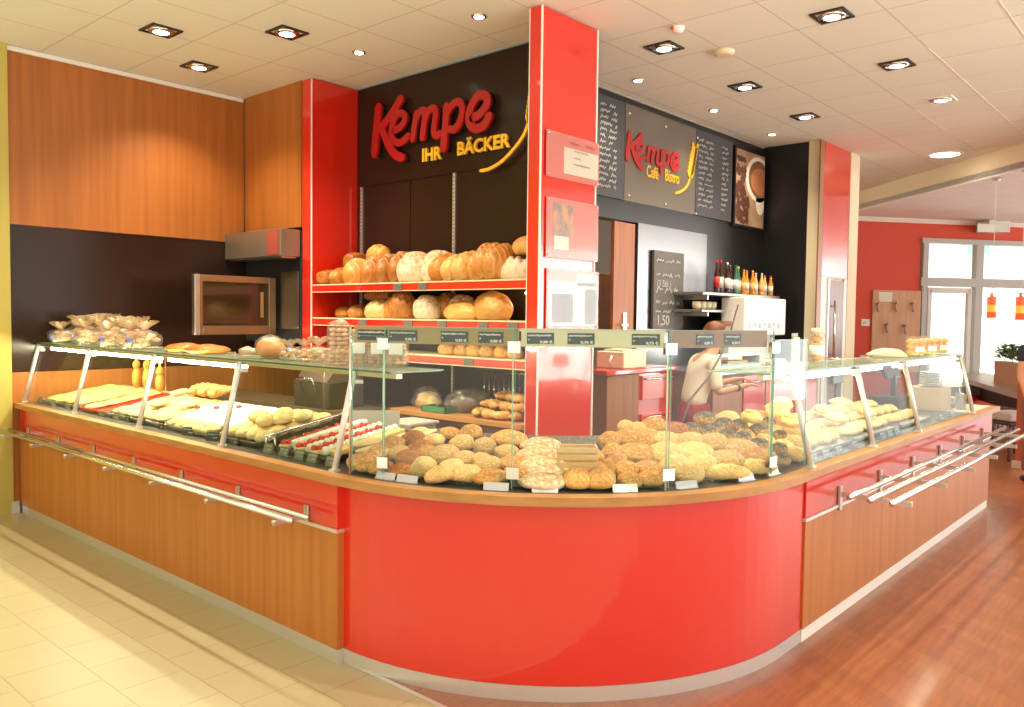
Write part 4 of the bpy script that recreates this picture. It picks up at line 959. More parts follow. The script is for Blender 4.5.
for k in range(7): m.box(xm0+.10+k*(xm1-xm0-.2)/7, ym-.006, 1.60+(k % 2)*.03, xm0+.10+(k+.45)*(xm1-xm0-.2)/7, ym, 1.66)
PB(m, 'buttons', M('button_grey', (.45, .47, .50), .5), CM)
PB(MB().tube([(xm0+.35, ym+.08, 1.52), (xm0+.35, ym+.08, 1.42)], .025).tube([(xm0+.9, ym+.08, 1.52), (xm0+.9, ym+.08, 1.42)], .025), 'spout', CHROME, CM)
PB(MB().box(xm0-.004, ym+.15, 1.62, xm0+.001, ym+.35, 1.68), 'brand_plate', M('plate_copper', (.6, .35, .2), .5), CM)
# cable hanging down from the machine
o = MB().tube([tuple(v) for v in [at(738, 305, 'y', 3.72), at(731, 330, 'y', 3.2), at(721, 355, 'y', 2.85), at(708, 378, 'y', 2.7), at(690, 400, 'y', 2.6), Vector((at(676, 412, 'y', 2.55).x, 2.55, .93))]], .0075, 8).build('cable', M('cable_brown', (.08, .03, .02), .5))
tag(o, 'dark brown cable running down from the white coffee machine in front of the shop assistant', 'cable')
# bottle shelf
zs = 1.985; x0 = at(699, 290, 'y', 4.2).x; x1 = at(776, 290, 'y', 4.2).x
BS = empty('wall_shelf', ((x0+x1)/2, 4.4, zs), 0, 'upper steel shelf carrying the drink bottles at the black wall', 'shelf')
PB(MB().bbox(x0, 4.15, zs-.035, x1, YM-.002, zs, .006), 'board', M('shelf_steel_dark', (.30, .29, .26), .35, .7), BS)
m = MB()
for x in (x0+.2, x1-.2): m.box(x-.01, 4.2, zs-.08, x+.01, YM-.002, zs-.036)
PB(m, 'bracket', STEEL, BS)
zs2 = 1.80; x2 = xm0-.08
BS2 = empty('wall_shelf', ((x0+x2)/2, 4.4, zs2), 0, 'lower short steel shelf carrying cream cups left of the coffee machine', 'shelf')
PB(MB().bbox(x0-.02, 4.15, zs2-.03, x2, YM-.002, zs2, .006), 'board', MATS['shelf_steel_dark'], BS2)
PB(MB().box(x0+.2, 4.2, zs2-.07, x0+.22, YM-.002, zs2-.031), 'bracket', STEEL, BS2)
n_c = 4
for k in range(n_c):
    o = empty('cup', (x0+.10+.115*k, 4.28, zs2), k, f'cream cup on the lower steel shelf, {nth(k+1, n_c)}', 'cup', 'cream cups on the lower shelf')
    MB().lathe([(.028, 0), (.045, .02), (.05, .085), (.046, .085), (.04, .02), (.01, .012)], n=14).build('body', CREAM, o)
    MB().tube([(.048, 0, .07), (.075, 0, .06), (.072, 0, .03), (.045, 0, .02)], .006, 6).build('handle', CREAM, o)
LBW = M('label_white', (.80, .76, .70), .5)
def bottle(px, h, r, body, cap, lab, label, i):
    x = at(px, 285, 'y', 4.30+.02*(i % 2)).x
    o = empty('drink_bottle', (x, 4.28+.04*(i % 2), zs), 0, label, 'bottle', 'drink bottles on the steel shelf')
    MB().lathe([(r*.9, 0), (r, .01), (r, h*.55), (r*.45, h*.78), (r*.36, h*.95), (r*.36, h*.95)], n=14).build('body', body, o)
    MB().lathe([(r*.42, h*.93), (r*.42, h), (r*.2, h+.002)], n=12).build('cap', cap, o)
    MB().lathe([(r*1.02, h*.18), (r*1.02, h*.5)], n=14).build('label', lab, o)
COLA = M('cola_brown', (.05, .015, .01), .12); CAPR = M('cap_red', (.75, .02, .02), .4); ORJ = M('juice_orange', (.80, .28, .03), .15); CAPY = M('cap_yellow', (.85, .6, .05), .4)
LBR = M('label_red', (.65, .03, .03), .5); GRB = M('bottle_green', (.05, .16, .08), .15); CAPO = M('cap_orange', (.85, .25, .05), .4); LBO = M('label_orange', (.85, .45, .15), .5); APP = M('juice_apple', (.75, .5, .2), .15)
for i, (px, h, bd_, cp, lb_, ds) in enumerate([(715, .36, COLA, CAPR, LBR, 'tall dark bottle with red cap and red label'), (720.5, .37, COLA, CAPR, LBW, 'tall dark bottle with red cap and white label'), (725.5, .35, COLA, WHITE, LBW, 'tall dark bottle with pale cap'),
        (730, .33, COLA, GRB, LBW, 'dark bottle with green cap and white label'), (734, .33, GRB, GRB, LBW, 'green bottle with green cap'), (738, .32, GRB, CAPY, LBW, 'green bottle with yellow cap'),
        (742, .29, ORJ, CAPO, LBO, 'orange juice bottle with orange label'), (746.5, .29, ORJ, CAPO, LBW, 'orange juice bottle with white label'), (751, .29, ORJ, CAPY, LBO, 'orange juice bottle with yellow cap'),
        (755.5, .27, APP, WHITE, LBW, 'apple juice bottle with white cap'), (760, .27, APP, WHITE, LBO, 'apple juice bottle with orange label'), (764.5, .26, APP, CAPR, LBW, 'short juice bottle with red cap'), (769, .25, ORJ, CAPR, LBW, 'shortest orange bottle at the right end')]):
    bottle(px, h, .032, bd_, cp, lb_, f'{ds}, {nth(i+1, 13)} on the shelf', i)
o = empty('display_tray', (at(752, 358, 'y', 3.75).x-.25, 3.745+.12, 1.191), 0, 'white countertop chill box with a blue tray on the back counter', 'display')
m = MB().bbox(-.5, -.1, 0, .5, .1, .04, .006).bbox(-.5, -.1, .13, .5, .1, .15, .004).box(-.5, -.1, .04, -.47, .1, .13).box(.47, -.1, .04, .5, .1, .13); m.build('housing', WHITE, o)
MB().box(-.46, -.08, .041, .46, .08, .06).build('tray', M('tray_blue', (.25, .50, .62), .4), o); MB().box(-.2, -.07, .061, .25, .06, .085).build('snack', GOLD, o)
o = empty('cash_register', (at(886, 400, 'y', 2.3).x, 2.24, .926), 0, 'black cash register with a tilted screen at the rear of the right glass case', 'cash register')
MB().bbox(-.22, -.12, 0, .22, .14, .12, .01).build('base', BLACKP, o)
MB().bbox(-.02, -.02, .12, .02, .02, .30, .004).build('stand', BLACKP, o)
MB().bbox(-.20, -.015, 0, .20, .015, .16, .006, Matrix.Translation((0, 0, .27)) @ Matrix.Rotation(-.5, 4, 'X')).build('screen', BLACKP, o)
o = empty('price_scale', (at(838, 400, 'y', 2.3).x, 2.24, .926), 0, 'dark price scale with a raised display at the rear of the right glass case', 'scale')
MB().bbox(-.15, -.12, 0, .15, .12, .08, .01).build('base', M('scale_grey', (.12, .12, .12), .4), o); MB().bbox(-.13, -.11, .085, .13, .11, .095, .002).build('weighing_plate', STEEL, o)
MB().tube([(0, .08, .08), (0, .08, .3)], .012).build('pole', BLACKP, o); MB().bbox(-.11, .06, .28, .11, .10, .40, .006).build('display', BLACKP, o)

# ================================================================== PEOPLE
SKIN = M('skin', (.62, .30, .17), .5); 
def skinobj(name, joints, edges, mat, parent, lvl=2, root=0):
    me = bpy.data.meshes.new(name); me.from_pydata([j[0] for j in joints], edges, []); o = bpy.data.objects.new(name, me); COL.objects.link(o)
    me.materials.append(mat)
    o.modifiers.new('Skin', 'SKIN').use_smooth_shade = True
    for i, j in enumerate(joints):
        r = j[1] if isinstance(j[1], tuple) else (j[1], j[1]); me.skin_vertices[0].data[i].radius = r; me.skin_vertices[0].data[i].use_root = (i == root)
    s = o.modifiers.new('Subsurf', 'SUBSURF'); s.levels = lvl; s.render_levels = lvl
    if parent: o.parent = parent
    return o
def person(loc, rz, label, J, shirt, trousers, hair, extra=None, sleeve=.8):
    """J: joint positions, x to the person's right, y forward"""
    P = empty('person', loc, rz, label, 'person')
    joints = []; edges = []; idx = {}
    def add(k, p, r, par=None):
        idx[k] = len(joints); joints.append((Vector(p), r))
        if par is not None: edges.append((idx[par], idx[k]))
    add('pelvis', J['pelvis'], (.13, .10)); add('waist', J['waist'], (.115, .085), 'pelvis'); add('chest', J['chest'], (.14, .10), 'waist'); add('upper', J['upper'], (.11, .08), 'chest')
    add('neck', J['neck'], .050, 'upper'); add('skull', J['head'], (.072, .085), 'neck'); add('crown', Vector(J['head'])+Vector((0, -.005, .085)), (.065, .075), 'skull')
    for s in ('R', 'L'):
        sg = 1 if s == 'R' else -1
        add('sh'+s, J['sh'+s], .052, 'upper'); add('el'+s, J['el'+s], .038, 'sh'+s); add('wr'+s, J['wr'+s], .026, 'el'+s)
        d = (Vector(J['wr'+s])-Vector(J['el'+s])).normalized(); side = d.cross(Vector((0, 0, 1))); side = side.normalized() if side.length > .2 else Vector((0, 1, 0)); dn = d.cross(side)
        w = Vector(J['wr'+s]); add('pa'+s, w+d*.055, (.034, .018), 'wr'+s)
        for f_i, (o_, l_) in enumerate(((-.030, .062), (-.011, .072), (.010, .068), (.029, .052))):
            b0 = w+d*.095+side*o_; c = -dn if dn.z > 0 else dn
            add(f'f{f_i}a{s}', b0, .010, 'pa'+s); add(f'f{f_i}b{s}', b0+d*l_*.55+c*.012, .0088, f'f{f_i}a{s}'); add(f'f{f_i}c{s}', b0+d*l_*.85+c*.032, .0078, f'f{f_i}b{s}')
        add('t1'+s, w+d*.04+side*-.042*1, .011, 'pa'+s); add('t2'+s, w+d*.085-side*.058, .0095, 't1'+s)
        add('hip'+s, (sg*.09, J['pelvis'][1], J['pelvis'][2]-.06), .085, 'pelvis'); add('kn'+s, J['kn'+s], .055, 'hip'+s); add('an'+s, J['an'+s], .036, 'kn'+s)
        add('toe'+s, Vector(J['an'+s])+Vector((0, .15, -.055)), (.035, .022), 'an'+s)
    skinobj('body', joints, edges, SKIN, P)
    V_ = lambda k: Vector(J[k])
    # shirt
    sj = [(V_('waist')-Vector((0, 0, .10)), (.155, .12)), (V_('waist'), (.145, .112)), (V_('chest'), (.165, .125)), (V_('upper'), (.150, .118)), (V_('upper').lerp(V_('neck'), .62), (.072, .070))]
    se = [(0, 1), (1, 2), (2, 3), (3, 4)]
    for s in 'RL':
        sj.append((V_('sh'+s), .066)); se.append((3, len(sj)-1)); sj.append((V_('sh'+s).lerp(V_('el'+s), sleeve), .056)); se.append((len(sj)-2, len(sj)-1))
    skinobj('shirt', sj, se, shirt, P)
    tj = [(V_('pelvis')+Vector((0, 0, .06)), (.15, .115)), (V_('pelvis')-Vector((0, 0, .04)), (.15, .118))]; te = [(0, 1)]
    for s, sg in (('R', 1), ('L', -1)):
        tj.append((Vector((sg*.095, J['pelvis'][1], J['pelvis'][2]-.14)), .095)); te.append((1, len(tj)-1))
        tj.append((V_('kn'+s), .068)); te.append((len(tj)-2, len(tj)-1)); tj.append((V_('an'+s)+Vector((0, 0, .03)), .055)); te.append((len(tj)-2, len(tj)-1))
    skinobj('trousers', tj, te, trousers, P)
    for s in 'RL':
        a = V_('an'+s); MB().blob((a.x, a.y+.06, a.z-.035), .05, .14, .05, 14, 8, flat=-.9).build('shoe', BLACKP, P)
    h = V_('head'); m = MB()
    m.blob((h.x, h.y-.025, h.z+.055), .093, .105, .105, 18, 12, .12, 3, flat=-1, fn=lambda v, d: v*(1 if d.y < .45 or d.z > .35 else .80))
    m.blob((h.x, h.y-.10, h.z+.02), .06, .06, .07, 12, 8, .2, 8, flat=-1)
    m.build('hair', hair, P)
    m = MB(); m.blob((h.x-.03, h.y+.083, h.z+.02), .012, .008, .008, 8, 6, flat=-1).blob((h.x+.03, h.y+.083, h.z+.02), .012, .008, .008, 8, 6, flat=-1); m.build('eyes', BLACKP, P)
    MB().blob((h.x, h.y+.095, h.z-.01), .013, .018, .022, 8, 6, flat=-1).blob((h.x-.082, h.y, h.z), .01, .02, .03, 8, 6, flat=-1).blob((h.x+.082, h.y, h.z), .01, .02, .03, 8, 6, flat=-1).build('nose_and_ears', SKIN, P)
    MB().blob((h.x, h.y+.085, h.z-.045), .022, .008, .007, 8, 6, flat=-1).build('mouth', M('lips', (.5, .14, .10), .5), P)
    if extra: extra(P, V_)
    return P
J1 = dict(pelvis=(0, -.04, .92), waist=(0, -.02, 1.04), chest=(0, .03, 1.19), upper=(0, .08, 1.32), neck=(0, .13, 1.41), head=(0, .185, 1.52),
          shR=(.17, .08, 1.34), elR=(.20, .10, 1.08), wrR=(.17, .33, 1.13), shL=(-.17, .09, 1.34), elL=(-.20, .16, 1.10), wrL=(-.12, .38, 1.16),
          knR=(.10, 0, .50), anR=(.11, -.06, .09), knL=(-.10, 0, .50), anL=(-.11, -.06, .09))
def watch(P, V_):
    a, b = V_('wrR'), V_('elR'); d = (a-b).normalized(); c = a-d*.03
    MB().tube([c-d*.012, c+d*.012], .034, 12).build('wristwatch', M('watch_dark', (.10, .06, .05), .4), P)
    pz = V_('pelvis'); MB().blob((0, pz.y+.03, .80), .175, .155, .26, 18, 10, .05, 3, flat=-1).build('apron', M('apron_dark_red', (.30, .012, .02), .7), P)
d7 = ray(697, 350); d7 = d7/d7.dot(_f)*7.0
SHIRT = M('shirt_cream', (.85, .74, .60), .8)
person((d7.x, d7.y, 0), radians(-38-90), 'shop assistant in a cream shirt and dark red apron reaching towards the coffee machine', J1, SHIRT, M('trousers_dark_red', (.20, .01, .015), .8), M('hair_auburn', (.12, .035, .012), .6, noise_c=((.20, .065, .02), 12, (1, 1, .2))), watch, .93)
J2 = dict(pelvis=(0, 0, .96), waist=(0, 0, 1.08), chest=(0, .0, 1.26), upper=(0, -.01, 1.42), neck=(0, .0, 1.52), head=(0, .02, 1.64),
          shR=(.19, 0, 1.43), elR=(.25, .0, 1.14), wrR=(.24, .09, .90), shL=(-.19, 0, 1.43), elL=(-.25, -.02, 1.14), wrL=(-.24, .08, .90),
          knR=(.10, .02, .52), anR=(.11, 0, .09), knL=(-.10, .02, .52), anL=(-.11, 0, .09))
d9 = ray(1039, 350); d9 = d9/d9.dot(_f)*8.6
def bracelet(P, V_):
    for s in 'RL':
        a, b = V_('wr'+s), V_('el'+s); d = (a-b).normalized(); MB().tube([a-d*.02, a-d*.008], .031, 12).build('bracelet', M('gold', (.8, .55, .15), .3, .8), P)
person((d9.x, d9.y, 0), radians(150), 'customer in a dark short-sleeved top standing at the right edge of the photo', J2, M('shirt_black', (.02, .022, .035), .8), M('jeans_brown', (.22, .09, .06), .8), M('hair_dark', (.05, .03, .02), .6), bracelet, .55)
#@PART3
# ================================================================== BREAD DISPLAY ROUND THE CORNER
# sloping display tray that follows the corner (rises towards the staff side)
SLOPE = .24
def inset(p):
    """distance of a point behind the front edge of the worktop"""
    if p[0] > CX: return p[1]-(CY-1.54)
    if p[1] > CY: return p[0]-(CX-1.54)
    return 1.54-sqrt((p[0]-CX)**2+(p[1]-CY)**2)
def surf(p): return .945+SLOPE*max(0, min(.70, inset(p))-.10)
m = MB(); A = arc(1.44, 176, 272, 30); B = arc(.86, 176, 272, 30)
n = len(A); vs = [Vector((*p, .926)) for p in A]+[Vector((*p, .926)) for p in B]+[Vector((*p, .943)) for p in A]+[Vector((*p, .943+SLOPE*.58)) for p in B]
fs = []
for i in range(n-1): fs += [(i, i+1, n+i+1, n+i), (2*n+i, 3*n+i, 3*n+i+1, 2*n+i+1), (i, 2*n+i, 2*n+i+1, i+1), (n+i, n+i+1, 3*n+i+1, 3*n+i)]
fs += [(0, n, 3*n, 2*n), (n-1, 3*n-1, 4*n-1, 2*n-1)]
m.add(vs, fs)
TR = m.build('display_tray', M('tray_dark_seeds', (.07, .055, .04), .5, voro=((.62, .45, .2), 70, .22)))
tag(TR, 'dark sloping bread tray sprinkled with seeds following the curve of the worktop', 'tray')
KD = {'g': ('roll', GOLD), 'G': ('split', GOLD), 'b': ('split', PRETZ), 's': ('slab', SEEDY), 'S': ('roll', SEEDY), 'k': ('kaiser', GOLD), 'p': ('roll', POPPY), 'o': ('round', GOLD), 'P': ('roll', PALE),
      'q': ('square', GOLD), 'f': ('split', FLOUR), 'L': ('long', SEEDY), 'u': ('long', PALE), 'R': ('round', PALE), 'B': ('roll', BROWN)}
DS = {'g': 'golden oval roll', 'G': 'golden split roll', 'b': 'glossy brown roll', 's': 'seeded flat roll', 'S': 'seeded oval roll', 'k': 'golden swirled roll', 'p': 'dark poppy seed roll', 'o': 'golden round roll',
      'P': 'pale oval roll', 'q': 'square golden roll', 'f': 'flat floured bread', 'L': 'long seeded roll', 'u': 'long pale baguette', 'R': 'pale round roll', 'B': 'orange-brown roll'}
HEAPS = {
 'left heap behind the curved glass': [
  ('b', 411, 457, 30, 15, 0), ('b', 403, 470, 28, 13, 0), ('b', 421, 448, 27, 16, .5), ('b', 414, 438, 24, 15, .3), ('s', 427, 467, 24, 26, 1.0), ('s', 442, 474, 28, 20, .5), ('g', 361, 461, 26, 15, .3), ('g', 378, 454, 26, 15, .6),
  ('g', 380, 470, 26, 14, 0), ('g', 393, 444, 26, 14, .4), ('u', 372, 441, 46, 10, .3), ('u', 380, 447, 46, 10, .3), ('s', 467, 471, 28, 20, 0), ('G', 491, 476, 34, 13, .2), ('S', 445, 454, 30, 17, .3), ('S', 463, 443, 24, 16, .4),
  ('s', 434, 440, 22, 18, .5), ('g', 450, 433, 20, 11, -.3), ('g', 472, 433, 24, 16, .6), ('S', 484, 447, 22, 18, -.3), ('G', 509, 438, 34, 15, 0), ('S', 507, 452, 24, 14, 0), ('S', 489, 464, 26, 15, .2), ('g', 513, 462, 28, 12, .2),
  ('g', 517, 472, 24, 13, 0), ('S', 465, 458, 22, 14, 0), ('S', 481, 459, 20, 12, 0), ('s', 452, 464, 22, 16, .2), ('g', 366, 470, 22, 12, 0), ('g', 428, 452, 20, 12, 0), ('S', 400, 452, 22, 12, .2)],
 'stack of flat floured breads left of the wooden slats': [('f', 543, 481, 46, 14, 0), ('f', 544, 467, 48, 18, 0), ('f', 539, 455, 42, 15, 0), ('f', 541, 445, 38, 14, .1)],
 'square rolls in front of the wooden slats': [('q', 577, 483, 24, 22, 0), ('q', 601, 482, 27, 22, .2), ('q', 597, 468, 20, 16, 0), ('q', 578, 469, 18, 14, 0), ('q', 595, 456, 17, 15, 0)],
 'middle heap of golden rolls': [
  ('g', 626, 469, 24, 15, .1), ('g', 648, 468, 26, 14, 0), ('g', 630, 481, 24, 14, 0), ('g', 651, 478, 25, 14, 0), ('g', 611, 468, 16, 18, .8), ('g', 636, 453, 38, 18, 0), ('g', 614, 451, 20, 15, .8), ('g', 618, 460, 20, 14, .5),
  ('g', 611, 440, 22, 16, .5), ('g', 628, 438, 28, 17, .2), ('R', 626, 428, 16, 12, 0), ('g', 643, 440, 24, 15, .3), ('R', 638, 430, 16, 12, 0)],
 'right heap behind the curved glass': [
  ('P', 665, 455, 38, 22, .2), ('P', 678, 468, 30, 24, .6), ('P', 691, 477, 28, 20, .5), ('L', 722, 473, 50, 22, .1), ('L', 751, 471, 46, 22, .1), ('P', 702, 464, 30, 18, .4), ('S', 725, 460, 36, 18, .1), ('g', 760, 458, 32, 18, .1), ('P', 693, 453, 40, 20, .1),
  ('S', 739, 449, 38, 18, -.1), ('S', 713, 443, 30, 18, .3), ('P', 691, 441, 28, 16, 0), ('S', 664, 439, 30, 14, 0), ('g', 654, 426, 26, 16, .4), ('B', 675, 429, 25, 13, 0), ('S', 649, 436, 20, 14, 0), ('S', 679, 441, 22, 13, 0),
  ('p', 691, 430, 20, 14, 0), ('p', 705, 420, 22, 16, 0), ('p', 708, 433, 20, 14, .2), ('p', 724, 425, 20, 14, .2), ('P', 728, 418, 22, 13, .3), ('p', 739, 427, 18, 15, 0), ('p', 728, 436, 20, 13, 0), ('p', 742, 439, 20, 14, 0), ('g', 760, 418, 26, 14, 0),
  ('p', 760, 432, 24, 16, 0), ('p', 759, 445, 20, 13, 0), ('R', 777, 413, 19, 18, 0), ('R', 782, 423, 21, 18, 0), ('R', 793, 433, 21, 19, 0), ('R', 794, 445, 20, 15, 0), ('R', 795, 455, 18, 13, 0), ('R', 796, 464, 18, 12, 0), ('p', 779, 437, 16, 13, 0),
  ('p', 779, 449, 17, 12, 0), ('p', 781, 461, 17, 12, 0), ('g', 747, 459, 20, 12, 0), ('p', 768, 424, 16, 13, 0), ('p', 716, 429, 16, 12, 0)]}
def hit(px, py, hh):
    d = ray(px, py); O = Vector((0, 0, EYE)); t = 1.6
    while t < 6.5:
        p = O+d*t
        if inset(p) > .10 and p.z <= surf(p)+hh: return p, t
        t += .004
    return O+d*4.4, 4.4
ROWN = ['front', 'second', 'third', 'fourth', 'fifth', 'sixth']
for hn, items in HEAPS.items():
    rows = {}
    top_py = max(i[2] for i in items)
    for it in items: rows.setdefault(min(5, int((top_py-it[2]+3)//11)), []).append(it)
    for r, its in rows.items():
        its.sort(key=lambda t: t[1]); cnt = {}
        for it in its: cnt[it[0]] = cnt.get(it[0], 0)+1
        seen = {}
        for it in its:
            k, px, py, w, h, tilt = it; seen[k] = seen.get(k, 0)+1
            p, t = hit(px, py, .035); wm_ = w/F_PX*t; hm = h/F_PX*t
            kind, mat = KD[k]; yaw = YAW-pi/2-tilt*.5; ex = 1.10
            dz = {'L': .9, 'u': 1}.get(k, 1)
            if k in 'Lu': sz = (wm_*ex, wm_*.9, hm*2.0)
            elif k in 's': sz = (wm_*ex, wm_*1.3, hm*1.6)
            else: sz = (wm_*ex, wm_*ex*.95 if k not in 'oRk' else wm_*ex, hm*1.25)
            rot = Matrix.Rotation(yaw, 3, 'Z') @ Matrix.Rotation(-tilt*.5, 3, 'Y') @ Matrix.Rotation(.10, 3, 'X')
            lab = f"{DS[k]}, {nth(seen[k], cnt[k])}, {ROWN[r]} row of the {hn}" if cnt[k] > 1 else f"{DS[k]} in the {ROWN[r]} row of the {hn}"
            lab = lab.replace(' with','').replace(' of flat floured breads','').replace(' of golden rolls', '').replace('behind the curved glass', 'behind curved glass').replace('from the left', 'from left').replace('left of the wooden slats', 'by the wooden slats').replace('in front of the wooden slats', 'before the slats')
            p.z = max(p.z-hm*.42, surf(p)-.008)
            put('flat_bread' if k == 'f' else 'bread_roll', kind, mat, p, sz, rot.to_euler(), lab, 'bread', hn)
# slatted wooden crate
c0 = at(577, 456, 'z', 1.06); o = empty('wooden_crate', (c0.x, c0.y, surf(c0)+.004), YAW-pi/2, 'small pale wooden slatted crate behind the square rolls', 'crate'); o.scale = (.70, .66, 1.05)
CW = M('crate_wood', (.72, .48, .22), .6)
for k in range(4): MB().bbox(-.13, -.09+.004*0, .01+.032*k, .13, -.078, .032+.032*k, .002).build('slat', CW, o)
for k in range(4): MB().bbox(-.13, .078, .01+.032*k, .13, .09, .032+.032*k, .002).build('slat', CW, o)
for x in (-.13, .118): MB().bbox(x, -.078, 0, x+.012, .078, .13, .002).build('end_board', CW, o)
MB().box(-.118, -.078, 0, .118, .078, .012).build('bottom', CW, o)

# price holders along the curve
PH = M('price_holder_silver', (.55, .56, .58), .4, .3); PHW = M('price_holder_white', (.90, .90, .88), .4)
hp = [(362, 484, .25, PH), (405, 482, .1, PH), (494, 491, .0, PH), (545, 493, .0, PHW), (629, 493, .0, PHW), (689, 488, -.1, PH), (751, 481, -.2, PH), (785, 476, -.3, PHW)]
for i, (px, py, tl, mt) in enumerate(hp):
    q = at(px, py-3, 'z', .945); v = Vector((q.x-CX, q.y-CY)).normalized(); r_ = 1.512
    o = empty('price_holder', (CX+v.x*r_, CY+v.y*r_, .926), atan2(v.y, v.x)+pi/2, f"{'white' if mt is PHW else 'silver grey'} price holder on the curved wooden edge, {nth(i+1, 8)} of eight", 'price holder', 'price holders along the curve')
    MB().bbox(-.055, -.012, 0, .055, .014, .005, .001).build('foot', mt, o)
    MB().bbox(-.058, -.002, 0, .058, .002, .036, .001, Matrix.Rotation(-.35, 4, 'X')).build('plate', mt, o)

# ================================================================== PASTRIES IN THE LEFT CASE
SP = .16
def tray(label, y0, y1, mat, x0=2.50, x1=3.08, rim=True):
    o = empty('pastry_tray', (x0, y0, .935), 0, label, 'tray'); W_ = y1-y0; L_ = x1-x0
    rot = Matrix.Rotation(-math.atan(SP), 4, 'Y')
    m = MB().box(0, .006, 0, L_, W_-.006, .008, rot)
    for (a, b, c, d) in ((0, .004, L_, .012), (0, W_-.012, L_, W_-.004), (0, .004, .008, W_-.004), (L_-.008, .004, L_, W_-.004)): m.box(a, b, 0, c, d, .022, rot)
    m.build('body', mat, o)
    m = MB().box(L_-.05, .05, -.93+.93, L_-.03, W_-.05, .0)
    MB().box(L_-.06, .04, -.009, L_-.02, .06, L_*SP-.014).box(L_-.06, W_-.06, -.009, L_-.02, W_-.04, L_*SP-.014).build('rear_foot', mat, o)
    return o
def pastry(name, kind, mat, x, y, s, h, rz, label, cat, group, dz=0):
    z = .946+SP*(x-2.50)+dz; return put(name, kind, mat, (x, y, z), (s[0], s[1], h), (0, -math.atan(SP), rz), label, cat, group)
STT = M('tray_steel', (.45, .43, .40), .35, .7); REDT = M('tray_red', (.70, .02, .02), .4); BLKT = M('tray_black', (.03, .03, .03), .4)
def fill(y0, y1, nx, ny, kind, mat, s, h, name, desc, where, cat, jitter=.012, rz=0, dz=0, second=0, x0=2.54, x1=3.05):
    rg = random.Random(int(y0*100)+nx)
    for i in range(nx):
        for j in range(ny):
            x = x0+(x1-x0)*(i+.5)/nx; y = y1-(y1-y0)*(j+.5)/ny
            pastry(name, kind, mat, x+rg.uniform(-1, 1)*jitter*.6, y+rg.uniform(-1, 1)*jitter, s, h, rz+rg.uniform(-.25, .25), f"{desc}, {where}, {['first','second','third','fourth','fifth','sixth','seventh'][i]+' row behind the glass, ' if nx > 1 else ''}{nth(j+1, ny)}", cat, f'{desc}s in the {where}', dz)
    for k in range(second):
        x = x0+(x1-x0)*(.25+.65*rg.random()); y = y0+(y1-y0)*(k+.6)/(second+.2)
        pastry(name, kind, mat, x, y, s, h, rz+rg.uniform(-.6, .6), f"{desc} lying on top of the others in the {where}, {nth(second-k, second)}", cat, f'{desc}s in the {where}', dz+h*.6)
tray('steel tray of flat yellow pastries at the far left end of the glass case', 6.72, 7.50, STT)
fill(6.74, 7.48, 4, 4, 'slab', YELP, (.15, .26), .07, 'custard_slice', 'flat yellow pastry', 'far left tray', 'pastry', rz=0)
tray('red tray half covered with yellow pastry between the first two tray sections', 6.25, 6.70, REDT)
fill(6.42, 6.70, 4, 1, 'slab', YELP, (.15, .24), .07, 'custard_slice', 'thin yellow slice', 'red tray', 'pastry', x0=2.52)
m = MB()
for y in (6.30, 6.40): pass
tray('steel tray of crumb-topped pastries behind the second and third glass panes', 5.35, 6.22, STT)
fill(5.37, 6.20, 4, 6, 'slab', CRUMB, (.135, .17), .08, 'crumb_pastry', 'crumb-topped pastry', 'second tray', 'pastry', jitter=.02, second=3)
fill(5.40, 5.80, 1, 3, 'croissant', GOLD, (.20, .20), .20, 'croissant', 'golden croissant', 'back of the second tray', 'croissant', x0=2.92, x1=3.12, dz=.06)
tray('steel tray of white-iced strips with cherries behind the third glass pane', 4.62, 5.30, STT)
fill(4.64, 5.28, 1, 6, 'strip', ICING, (.46, .55), .34, 'iced_pastry', 'white-iced long pastry', 'third tray', 'pastry', x0=2.66, x1=2.98, rz=0)
fill(4.70, 5.26, 1, 5, 'danish', CRUMB, (.13, .13), .16, 'danish', 'small crumbly pastry', 'front of the third tray', 'pastry', x0=2.51, x1=2.60)
for i, (px, py) in enumerate(((2.67, 5.16), (2.72, 5.0), (2.80, 4.86))):
    p = Vector((px, py, 0)); o = MB().blob((0, 0, .012), .020, .020, .016, 10, 8).build('cherry', STRAW, loc=(p.x, p.y, .953+SP*(p.x-2.5)+.075)); tag(o, f"red cherry on the white-iced pastries, {nth(i+1, 3)}", 'cherry', 'cherries on the iced pastries')
tray('dark tray heaped with crumb buns behind the fourth glass pane', 4.14, 4.58, BLKT)
fill(4.16, 4.56, 5, 4, 'bun', CRUMB, (.13, .13), .10, 'crumb_bun', 'crumb-topped bun', 'fourth tray', 'pastry', jitter=.02, second=6)
